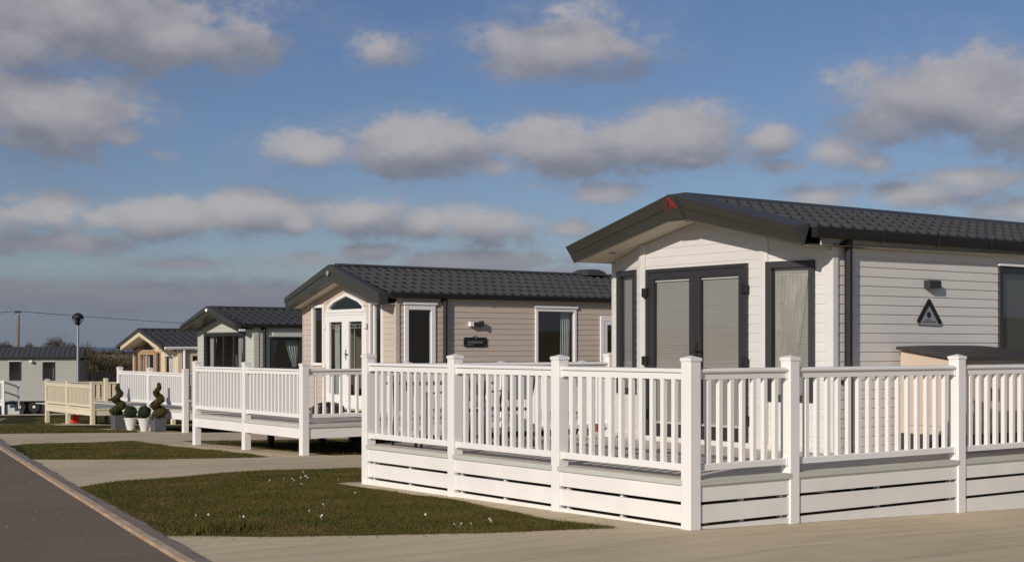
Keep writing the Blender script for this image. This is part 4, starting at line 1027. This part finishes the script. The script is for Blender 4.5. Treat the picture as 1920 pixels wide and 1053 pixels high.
# garden table and two chairs on deck A
TB = thing('garden_table', 'dark framed garden table standing behind the left railing of the nearest deck', 'table', (.85, 4.85, .437))
tm = MB(); tm.box(.16, 1.28, 4.75, 5.4, 1.155, 1.185); part('table_top', tm, 'ironwork', TB, bevel=.008)
for x, y in ((.22, 4.82), (1.20, 4.82), (.22, 5.33), (1.20, 5.33)):
    s = 1 if x > .7 else -1; part('leg', MB().tube([(x, y, .44), (x-s*.03, y, .8), (x-s*.02, y, 1.155)], .018, 8), 'ironwork', TB)
def chair(x, y, rz, label):
    t = thing('garden_chair', label, 'chair', (x, y, .437), 'garden chairs on the nearest deck', rz, local=True)
    part('seat', MB().box(-.24, .24, -.22, .22, .42, .455), 'cushion', t, bevel=.01)
    fm = MB()
    for s in (-1, 1):
        fm.tube([(s*.26, .28, 0), (s*.26, .22, .25), (s*.25, .22, .44), (s*.25, .27, .65), (s*.24, .34, .92)], .014, 6); fm.tube([(s*.26, -.28, 0), (s*.26, -.24, .3), (s*.26, -.2, .62), (s*.26, .25, .66)], .014, 6)
    for z in (.44,): fm.tube([(-.25, -.22, z), (.25, -.22, z)], .012, 6); fm.tube([(-.25, .22, z), (.25, .22, z)], .012, 6)
    fm.tube([(-.24, .34, .92), (.24, .34, .92)], .014, 6); part('frame', fm, 'ironwork', t)
    part('backrest', MB().hexa([(-.22, .25, .55), (.22, .25, .55), (.22, .33, .9), (-.22, .33, .9), (-.22, .27, .55), (.22, .27, .55), (.22, .35, .9), (-.22, .35, .9)]), 'cushion', t)
    return t
chair(.48, 4.42, R(180), 'black framed chair nearer the corner post of the nearest deck'); chair(1.14, 4.40, R(188), 'black framed chair on the lodge side of the garden table')
bnd = MB().tube([(.18, 4.3, 1.0), (.6, 4.0, .985), (.75, 3.95, .99)], .006, 5); 
# small pot of red leaves and rounded stone
PT = thing('flower_pot', 'small pot of red leaved bedding by the far end rail', 'flower pot', (3.35, 5.3, .44))
part('pot', MB().lathe([(.06, 0), (.08, .03), (.09, .03), (.09, .04), (.07, .04)], (3.35, 5.3, .44), 16), 'potwhite', PT)
def leafball(c, r, n, size, squash=1.0, shell=.75):
    d = rng.normal(size=(n, 3)); d /= np.linalg.norm(d, axis=1)[:, None]; rad = r*(shell+(1-shell)*rng.uniform(0, 1, n)); p = d*rad[:, None]*np.array((1, 1, squash))+np.array(c)
    return p, d
def leaves(mb, P, Dn, size):
    for p, d in zip(P, Dn):
        n = d+rng.normal(0, .5, 3); n /= np.linalg.norm(n); a = np.cross(n, (0, 0, 1.)); a /= np.linalg.norm(a)+1e-9; b = np.cross(n, a); s = size*random.uniform(.6, 1.3)
        mb.add([tuple(p-a*s-b*s*.6), tuple(p+a*s-b*s*.6), tuple(p+b*s*1.1)], [(0, 1, 2)])
mb = MB(); leaves(mb, *leafball((3.35, 5.3, .52), .07, 160, .02), .022); part('foliage', mb, 'flower', PT)
sm = MB(); rings = []
for k in range(9):
    t = k/8*math.pi; rings.append([(3.75+.34*math.sin(t)*math.cos(a)*(1+.06*math.sin(3*a)), 13.35+.20*math.sin(t)*math.sin(a), .335+.28*(1-math.cos(t))/2*.99) for a in [i*math.pi/8 for i in range(16)]])
single('rounded_stone', sm.loft(rings), 'stone', 'brown rounded stone on the deck by the beige lodge front', 'stone', (3.75, 13.35, .335), smooth=True)
# red container below deck D
u, v = 7.3, 37.4; rb = MB().box(u-.1, u+.1, v-.14, v+.14, g(u, v)+.03, g(u, v)+.28); rb.lathe([(.03, 0), (.03, .05)], (u, v, g(u, v)+.28), 8); single('fuel_can', rb, 'redbox', 'bright red plastic container under the cream deck', 'container', (u, v, g(u, v)))

# topiary row
def place(o): return o
def square_planter(x, y, label, leaf, lean):
    z = g(x, y)+.006; t = thing('potted_topiary', label, 'topiary', (x, y, z), 'potted topiary in front of the third deck')
    a, b = .135, .165; part('planter', MB().loft([[(x+sx*r, y+sy*r, z+h) for sx, sy in ((-1, -1), (1, -1), (1, 1), (-1, 1))] for h, r in ((0, a), (.38, b), (.38, b-.03), (.34, b-.03))]), 'potdark', t, bevel=.006)
    part('soil', MB().box(x-.13, x+.13, y-.13, y+.13, z+.33, z+.345), 'soil', t)
    part('trunk', MB().tube([(x, y, z+.34), (x+.01, y, z+.8), (x, y, z+1.15)], [.02, .014, .006], 6), 'bark', t)
    mb = MB(); P = []; Dd = []
    for k in range(3800):
        q = random.random()**1.25; h = .37+.80*q; rr = .205*(1-q)**.72+.028; ang = q*2*math.pi*2.6+lean
        c = np.array((x+math.cos(ang)*rr*.40, y+math.sin(ang)*rr*.40, z+h)); d = rng.normal(size=3); d /= np.linalg.norm(d)
        P.append(c+d*(rr*.66+.010)*random.uniform(.8, 1)*np.array((1, 1, .60))); Dd.append(d)
    core = []; rad = []
    for k in range(60):
        q = k/59; h = .37+.80*q; rr = .205*(1-q)**.72+.028; ang = q*2*math.pi*2.6+lean
        core.append((x+math.cos(ang)*rr*.40, y+math.sin(ang)*rr*.40, z+h)); rad.append(rr*.46+.003)
    mb.tube(core, rad, 10)
    leaves(mb, P, Dd, .019); part('foliage', mb, leaf, t)
def round_pot(x, y, label):
    z = g(x, y)+.006; t = thing('potted_topiary', label, 'topiary', (x, y, z), 'potted topiary in front of the third deck')
    part('planter', MB().lathe([(.09, 0), (.155, .29), (.17, .29), (.17, .32), (.145, .32), (.14, .28)], (x, y, z), 24), 'potwhite', t, smooth=False)
    part('soil', MB().lathe([(.0, .27), (.142, .285)], (x, y, z), 16), 'soil', t)
    core = MB(); core.lathe([(.14*math.sin(k*math.pi/8), .47-.14*math.cos(k*math.pi/8)) for k in range(9)], (x, y, z), 14)
    leaves(core, *leafball((x, y, z+.47), .165, 900, .02, .97, .86), .016); part('foliage', core, 'boxleaf', t)
square_planter(4.5, 25.82, 'bronze tipped spiral conifer in slate planter, farthest left of the pots', 'spiral2', .6)
round_pot(4.5, 24.97, 'clipped box ball in white pot beside the left spiral conifer')
round_pot(4.5, 24.05, 'clipped box ball in white pot beside the right spiral conifer')
square_planter(4.5, 23.18, 'golden brown spiral conifer in slate planter nearest the corner post', 'spiral', 3.4)

# ================================================================== street lamp, poles, aerials
lx, ly = 11.94, 50.63; lg_ = g(lx, ly)
SL = thing('street_lamp', 'grey street lamp with a dark capped clear globe', 'street lamp', (lx, ly, lg_))
part('pole', MB().tube([(lx, ly, lg_), (lx, ly, 1.0), (lx, ly, 2.55)], [.07, .055, .05], 12), 'galv', SL)
part('lamp_base', MB().lathe([(.05, 2.52), (.10, 2.58), (.13, 2.66), (.05, 2.68)], (lx, ly, 0), 16), 'black', SL)
zc = 2.82
part('globe', MB().lathe([(.245*math.sin(k*math.pi/12), zc-.245*math.cos(k*math.pi/12)) for k in range(1, 8)], (lx, ly, 0), 24), 'globe', SL, smooth=True)
part('dome_cap', MB().lathe([(.25*math.sin(k*math.pi/12), zc-.25*math.cos(k*math.pi/12)) for k in range(6, 13)], (lx, ly, 0), 24), 'black', SL, smooth=True)
part('reflector', MB().lathe([(.03, 2.66), (.12, 2.74), (.12, 2.82)], (lx, ly, 0), 12), 'black', SL)
def wpt(px, py, D):
    x = (px-960)/2608.; return (-8.403+D*(.8068*x+.5908), -8.844+D*(-.5908*x+.8068), 1.6+D*(650-py)/2608.)
def pole(px, ytop, D_, label):
    p = wpt(px, ytop, D_); t = thing('utility_pole', label, 'pole', (p[0], p[1], -3.2), 'wooden poles carrying the overhead line')
    part('pole', MB().tube([(p[0], p[1], -3.2), (p[0]+.12, p[1], p[2]-.25)], [.14, .10], 10), 'timber', t)
    part('crossarm', MB().box(p[0]-.12, p[0]+.30, p[1]-.06, p[1]+.06, p[2]-.13, p[2]-.02), 'bark', t); return p
a = pole(31, 583, 95, 'weathered wooden pole rising behind the grey caravan'); b = pole(640, 616, 150, 'distant wooden pole standing beyond the beige lodge')
c0 = wpt(-420, 590, 80)
def cat(a, b, sag): return [(a[0]+(b[0]-a[0])*t, a[1]+(b[1]-a[1])*t, a[2]+(b[2]-a[2])*t-sag*4*t*(1-t)) for t in [i/16 for i in range(17)]]
single('overhead_cable', MB().tube(cat(c0, a, .25)[:-1]+cat((a[0], a[1], a[2]), b, .25), .018, 5), 'cable', 'thin dark overhead cable crossing the sky above the far hedges', 'cable')
for px, yt, D_, lab in ((123.6, 621, 110, 'tall thin television aerial above the bare bushes'), (77, 643, 110, 'low television aerial behind the grey caravan roof')):
    p = wpt(px, yt, D_); m = MB().tube([(p[0], p[1], -2.5), (p[0], p[1], p[2])], .02, 5); m.tube([(p[0]-.14, p[1]+.1, p[2]), (p[0]+.14, p[1]-.1, p[2])], .02, 5)
    for q in (-.1, 0, .1): m.tube([(p[0]+q, p[1]-q*.7, p[2]-.06), (p[0]+q, p[1]-q*.7, p[2]+.06)], .012, 4)
    single('television_aerial', m, 'galv', lab, 'aerial', (p[0], p[1], -2.5))
# close boarded fence beyond the cream deck
p0 = wpt(157, 700, 74); p1 = wpt(300, 700, 80); fz = -2.0
FN = thing('timber_fence', 'low weathered board fence beyond the cream deck', 'fence', (p0[0], p0[1], fz))
mb = MB(); pw = MB(); L = math.hypot(p1[0]-p0[0], p1[1]-p0[1]); d = ((p1[0]-p0[0])/L, (p1[1]-p0[1])/L); k = 0; s = 0
while s < L:
    zt = .22+random.uniform(-.03, .02); a_ = (p0[0]+d[0]*s, p0[1]+d[1]*s); b_ = (p0[0]+d[0]*(s+.145), p0[1]+d[1]*(s+.145)); o = .02*(k % 2)
    mb.hexa([(a_[0], a_[1]-o, fz), (b_[0], b_[1]-o, fz), (b_[0], b_[1]+.03-o, fz), (a_[0], a_[1]+.03-o, fz), (a_[0], a_[1]-o, zt), (b_[0], b_[1]-o, zt), (b_[0], b_[1]+.03-o, zt), (a_[0], a_[1]+.03-o, zt)])
    if k % 3 == 0: pw.box(a_[0]-.05, a_[0]+.05, a_[1]-.12, a_[1]-.04, fz, .24)
    s += .16 if k % 3 else .26; k += 1
part('fence_panel', mb, 'timber', FN); part('post', pw, 'timber', FN, kind='stuff')

# ------------------------------------------------------------------ far vegetation
def twigs(mb, c, r, n, size, flat=.7, up=.6):
    c = np.array(c); d = rng.normal(size=(n, 3)); d /= np.linalg.norm(d, axis=1)[:, None]; rad = rng.uniform(0, 1, n)**.4
    lump = 1+.25*np.sin(d[:, 0]*5+c[0])*np.sin(d[:, 1]*4+c[1])+.15*np.sin(d[:, 2]*7)
    P = c+d*(rad*lump)[:, None]*np.array(r)
    for p, dd in zip(P, d):
        t = dd*.6+np.array((0, 0, up))+rng.normal(0, .4, 3); t /= np.linalg.norm(t); a = np.cross(t, rng.normal(size=3)); a /= np.linalg.norm(a); s = size*random.uniform(.5, 1.5)
        mb.add([tuple(p-a*s*.22), tuple(p+a*s*.22), tuple(p+t*s)], [(0, 1, 2)])
def bare_tree(px, ytop, D_, rx, h, label):
    p = wpt(px, ytop, D_); base = -3.4; c = (p[0], p[1], p[2]-h*.5)
    t = thing('bare_tree', label, 'tree', (p[0], p[1], base), 'leafless trees on the skyline')
    tk = MB().tube([(p[0], p[1], base), (p[0]+.1, p[1], (base+c[2])/2), c], [rx*.06, rx*.04, rx*.02], 6)
    for k in range(9):
        a = random.uniform(0, 6.28); e_ = random.uniform(.4, .9); tk.tube([(p[0], p[1], base+(c[2]-base)*random.uniform(.4, .95)), (c[0]+math.cos(a)*rx*e_, c[1]+math.sin(a)*rx*e_, c[2]+h*.3*random.random())], [rx*.025, rx*.006], 5)
    part('trunk', tk, 'bark', t); mb = MB(); twigs(mb, c, (rx, rx, h*.5), 2600, rx*.11); part('crown', mb, 'twig', t)
bare_tree(104, 633, 210, 1.75, 2.9, 'round bare brown tree showing above the grey caravan roof'); bare_tree(55, 642, 230, .75, 1.6, 'smallest bare tree, close right of the wooden pole')
bare_tree(8, 641, 220, 1.5, 2.0, 'bare tree at the far left picture edge'); bare_tree(134, 643, 200, 1.1, 1.8, 'low bare tree just left of the street lamp')
bare_tree(166, 648, 140, .8, 2.2, 'dark bare tree just right of the street lamp')
def mass(name, pts, D_, ybase, ytopf, mat_, n, size, rx):
    mb = MB()
    for px in pts:
        yt = ytopf(px)+random.uniform(-1.5, 1.5); p = wpt(px, yt, D_+random.uniform(-4, 4)); zb_ = -2.8; h = p[2]-zb_
        twigs(mb, (p[0], p[1], zb_+h*.5), (rx, rx, h*.5), n, size)
    o = setting(name, mb, mat_, 'stuff')
def top1(x): return 660+min(14, max(0, (x-168)*.5)) if x < 400 else 674
mass('scrub', list(range(150, 262, 3)), 96, 0, top1, 'scrub', 1300, .15, .8)
mass('scrub', list(range(-500, 150, 26))+list(range(262, 1500, 34)), 100, 0, lambda x: 668, 'scrub', 700, .3, 1.4)
mass('scrub', [152, 157, 162, 167, 171], 90, 0, lambda x: 657, 'scrub', 1500, .13, .6)
mass('hedge', range(-400, 2400, 8), 330, 0, lambda x: 659+.8*math.sin(x*.11), 'scrub', 150, .8, 2.4)
# rising land behind the photographer, met again in the window reflections
hb = MB(); rings = []
for k in range(41):
    a = R(-125)+R(250)*k/40; e = 1+.25*math.sin(k*1.3)+.15*math.sin(k*2.9)
    fx, fy = -.5908*math.cos(a)+.8068*math.sin(a), -.8068*math.cos(a)-.5908*math.sin(a)
    rings.append([(-8.4+fx*d, -8.8+fy*d, z*e if z > 0 else z) for d, z in ((120, -1.0), (190, 2.2), (260, 5.6), (330, 6.4), (400, -9))])
setting('hill', hb.loft(rings, close=False, caps=False), 'field')
# pale field rising between scrub and hedge
a, b, c, d = wpt(-300, 664, 300), wpt(900, 664, 300), wpt(900, 672, 150), wpt(-300, 672, 150)
setting('field', MB().quad((d[0], d[1], -2.2), (c[0], c[1], -2.2), (b[0], b[1], -.05), (a[0], a[1], -.05)), 'field')

# ------------------------------------------------------------------ camera
cd = bpy.data.cameras.new('camera'); cam = bpy.data.objects.new('camera', cd); C.objects.link(cam); bpy.context.scene.camera = cam
th = math.atan2(.591, .807)
cam.location = (-8.403, -8.844, 1.6); cam.rotation_euler = (R(90), 0, -th)
cd.sensor_width = 36; cd.lens = 36*2608/1920; cd.shift_y = 123.5/1920; cd.clip_end = 60000; cd.clip_start = .1

# ------------------------------------------------------------------ light and sky
sd = np.array((-1., -.43, .46)); sd /= np.linalg.norm(sd)
sl = bpy.data.lights.new('sun', 'SUN'); sun = bpy.data.objects.new('sun', sl); C.objects.link(sun)
sl.energy = 3.65; sl.angle = R(.53); sl.color = (1.0, .91, .815)
from mathutils import Vector
sun.rotation_euler = Vector(tuple(-sd)).to_track_quat('-Z', 'Y').to_euler(); sun.location = (-20, -20, 20)
elev = math.asin(sd[2]); rot = math.atan2(sd[0], sd[1])
W = bpy.data.worlds.new('World'); bpy.context.scene.world = W; W.use_nodes = True; nt = W.node_tree
bg = nt.nodes['Background']; sky = N(nt, 'ShaderNodeTexSky'); sky.sky_type = 'NISHITA'; sky.sun_disc = False; sky.sun_elevation = elev; sky.sun_rotation = rot
sky.air_density = 1.0; sky.dust_density = .6; sky.ozone_density = 1.6; sky.altitude = 10
bg.inputs['Strength'].default_value = .06
# cloud field: soft lumps at compass bearings and heights, broken up by noise
CL = [  # x, y, half width, half height, fullness
 (130, 25, 210, 85, 1.1), (330, 65, 200, 62, 1.05), (440, 50, 100, 42, .8), (40, 80, 120, 70, 1), (70, 205, 150, 66, 1.25), (140, 225, 120, 62, 1.15), (60, 262, 110, 34, .8), (215, 255, 75, 36, .9), (290, 290, 60, 24, .45), (720, 92, 85, 50, .62), (1075, 92, 150, 62, 1.0), (1170, 90, 110, 44, .85), (1040, 20, 150, 34, .45),
 (1760, 190, 160, 68, 1.2), (1890, 205, 120, 72, 1.1), (1680, 215, 95, 46, .9), (790, 268, 140, 44, 1.15), (860, 262, 90, 36, .9), (720, 290, 80, 34, .9), (580, 285, 110, 38, 1.05), (1060, 275, 120, 54, 1.1), (1210, 262, 145, 48, 1.2), (1290, 300, 80, 24, .75), (940, 315, 95, 32, .75), (1445, 258, 62, 34, .95), (1560, 285, 62, 38, .9), (1645, 305, 52, 24, .7), (1480, 312, 80, 22, .6),
 (1130, 365, 110, 28, .75), (50, 405, 130, 36, .95), (190, 412, 70, 26, .8), (310, 408, 110, 36, 1.1), (455, 400, 90, 36, 1.1), (555, 420, 60, 26, .8), (680, 403, 90, 38, 1.15), (795, 416, 70, 30, .95), (905, 418, 110, 38, 1.05), (110, 455, 130, 25, .9), (340, 493, 110, 18, .7), (580, 487, 130, 22, .8), (690, 472, 80, 20, .8), (890, 492, 150, 26, .85), (1080, 425, 60, 28, .7), (1530, 368, 100, 26, .75), (1730, 365, 110, 28, .8), (1810, 330, 130, 28, .7), (1000, 350, 90, 22, .5),
 (60, 545, 180, 30, .9), (300, 552, 240, 34, .9), (500, 545, 140, 26, .8), (1060, 520, 100, 22, .7), (20, 375, 70, 20, .6), (-80, 130, 140, 60, 1), (2080, 260, 120, 60, 1), (2120, 130, 150, 50, 1), (-170, 330, 130, 40, 1), (2020, 400, 140, 40, 1)]
grp = bpy.data.node_groups.new('cloud_field', 'ShaderNodeTree')
grp.interface.new_socket('P', in_out='INPUT', socket_type='NodeSocketVector'); grp.interface.new_socket('F', in_out='OUTPUT', socket_type='NodeSocketFloat')
gi = grp.nodes.new('NodeGroupInput'); go = grp.nodes.new('NodeGroupOutput'); prev = None
def gm(op, a, b=None, c=None):
    n = grp.nodes.new('ShaderNodeMath'); n.operation = op
    for i, x in enumerate((a, b, c)):
        if x is None: continue
        if isinstance(x, (int, float)): n.inputs[i].default_value = x
        else: grp.links.new(x, n.inputs[i])
    return n.outputs[0]
def azel(px, py):
    x = (px-960)/2608.; z = (650-py)/2608.; d = (.8068*x+.5908, -.5908*x+.8068, z); L = math.sqrt(d[0]**2+d[1]**2)
    return math.atan2(d[0], d[1]), math.atan2(d[2], L)
for px, py, rx, ry, wt in CL:
    az, el = azel(px, py); ra = rx/2608.*1.14; re = ry/2608.*1.16
    s = grp.nodes.new('ShaderNodeVectorMath'); s.operation = 'SUBTRACT'; grp.links.new(gi.outputs[0], s.inputs[0]); s.inputs[1].default_value = (az, el, 0)
    m_ = grp.nodes.new('ShaderNodeVectorMath'); m_.operation = 'MULTIPLY'; grp.links.new(s.outputs[0], m_.inputs[0]); m_.inputs[1].default_value = (1/ra, 1/re, 0)
    l_ = grp.nodes.new('ShaderNodeVectorMath'); l_.operation = 'LENGTH'; grp.links.new(m_.outputs[0], l_.inputs[0])
    o = gm('ADD', l_.outputs['Value'], 1-wt); prev = o if prev is None else gm('SMOOTH_MIN', prev, o, .2)
grp.links.new(gm('SUBTRACT', 1.0, prev), go.inputs[0])
def wm(op, a, b=None, c=None, clamp=False):
    n = nt.nodes.new('ShaderNodeMath'); n.operation = op; n.use_clamp = clamp
    for i, x in enumerate((a, b, c)):
        if x is None: continue
        if isinstance(x, (int, float)): n.inputs[i].default_value = x
        else: nt.links.new(x, n.inputs[i])
    return n.outputs[0]
tc = N(nt, 'ShaderNodeTexCoord'); sx = N(nt, 'ShaderNodeSeparateXYZ'); nt.links.new(tc.outputs['Generated'], sx.inputs[0])
az = wm('ARCTAN2', sx.outputs[0], sx.outputs[1]); hl = wm('SQRT', wm('ADD', wm('MULTIPLY', sx.outputs[0], sx.outputs[0]), wm('MULTIPLY', sx.outputs[1], sx.outputs[1])))
el = wm('ARCTAN2', sx.outputs[2], hl)
cb = N(nt, 'ShaderNodeCombineXYZ'); nt.links.new(az, cb.inputs[0]); nt.links.new(el, cb.inputs[1])
def wn(scale, sy, detail, rough, off=(0, 0, 0)):
    mp = N(nt, 'ShaderNodeMapping'); mp.inputs['Scale'].default_value = (scale, scale*sy, 1); mp.inputs['Location'].default_value = off
    n = N(nt, 'ShaderNodeTexNoise'); n.inputs['Scale'].default_value = 1; n.inputs['Detail'].default_value = detail; n.inputs['Roughness'].default_value = rough
    nt.links.new(cb.outputs[0], mp.inputs[0]); nt.links.new(mp.outputs[0], n.inputs['Vector']); return n.outputs['Fac']
n1 = wn(15, 1.7, 9, .60); n2 = wn(55, 1.35, 6, .66, (3, 7, 0)); n3 = wn(5, 2.2, 4, .5, (9, 2, 0)); n5 = wn(26, 1.6, 6, .6, (1, 5, 0))
nn = wm('ADD', wm('MULTIPLY', wm('SUBTRACT', n1, .5), 2.75), wm('MULTIPLY', wm('SUBTRACT', n2, .5), .9))
def field(off):
    v = N(nt, 'ShaderNodeVectorMath', operation='ADD'); nt.links.new(cb.outputs[0], v.inputs[0]); v.inputs[1].default_value = off
    gnode = nt.nodes.new('ShaderNodeGroup'); gnode.node_tree = grp; nt.links.new(v.outputs[0], gnode.inputs[0]); return gnode.outputs[0]
f0 = field((0, 0, 0)); f1 = field((-.004, .016, 0))
dens = wm('ADD', f0, nn)
def sstep(x, lo, hi):
    n = N(nt, 'ShaderNodeMapRange', interpolation_type='SMOOTHSTEP'); nt.links.new(x, n.inputs['Value']); n.inputs['From Min'].default_value = lo; n.inputs['From Max'].default_value = hi; return n.outputs[0]
cov = wm('ADD', wm('MULTIPLY', sstep(dens, -.12, .50), .56), wm('MULTIPLY', sstep(dens, -.75, .85), .36))
# elsewhere in the sky (outside the surveyed part) a loose field of the same clouds
n4 = wn(5, 2.4, 7, .6, (4, 4, 0)); azd = wm('ABSOLUTE', wm('SUBTRACT', az, th)); away = sstep(azd, .42, .55)
covb = wm('MULTIPLY', wm('MULTIPLY', sstep(n4, .52, .62), .8), away); cov = wm('MAXIMUM', cov, covb)
light = wm('ADD', wm('MULTIPLY', wm('SUBTRACT', f0, f1), .9), wm('ADD', wm('MULTIPLY', nn, .22), wm('MULTIPLY', wm('SUBTRACT', n5, .5), 1.5))); lit = wm('MULTIPLY', sstep(light, -.75, 1.0), wm('ADD', .15, wm('MULTIPLY', sstep(el, .035, .095), .85)))
thin = sstep(el, .0, .16)
ccol = N(nt, 'ShaderNodeMix', data_type='RGBA'); nt.links.new(lit, ccol.inputs[0]); ccol.inputs[6].default_value = (3.05, 3.2, 3.95, 1); ccol.inputs[7].default_value = (7.2, 6.95, 7.1, 1)
skt = N(nt, 'ShaderNodeMix', data_type='RGBA', blend_type='MULTIPLY'); skt.inputs[0].default_value = 1; nt.links.new(sky.outputs[0], skt.inputs[6]); skt.inputs[7].default_value = (.77, .84, 1.1, 1)
# low bank towards the horizon
bank = wm('MULTIPLY', wm('SUBTRACT', 1, sstep(wm('ADD', el, wm('MULTIPLY', wm('SUBTRACT', n3, .5), .05)), .015, .055)), .75)
sk2 = N(nt, 'ShaderNodeMix', data_type='RGBA'); nt.links.new(bank, sk2.inputs[0]); nt.links.new(skt.outputs[2], sk2.inputs[6]); sk2.inputs[7].default_value = (2.75, 3.35, 4.55, 1)
fin = N(nt, 'ShaderNodeMix', data_type='RGBA'); nt.links.new(cov, fin.inputs[0]); nt.links.new(sk2.outputs[2], fin.inputs[6]); nt.links.new(ccol.outputs[2], fin.inputs[7])
nt.links.new(fin.outputs[2], bg.inputs[0])
vs = bpy.context.scene.view_settings; vs.view_transform = 'Standard'; vs.look = 'None'; vs.exposure = 0; vs.gamma = 1
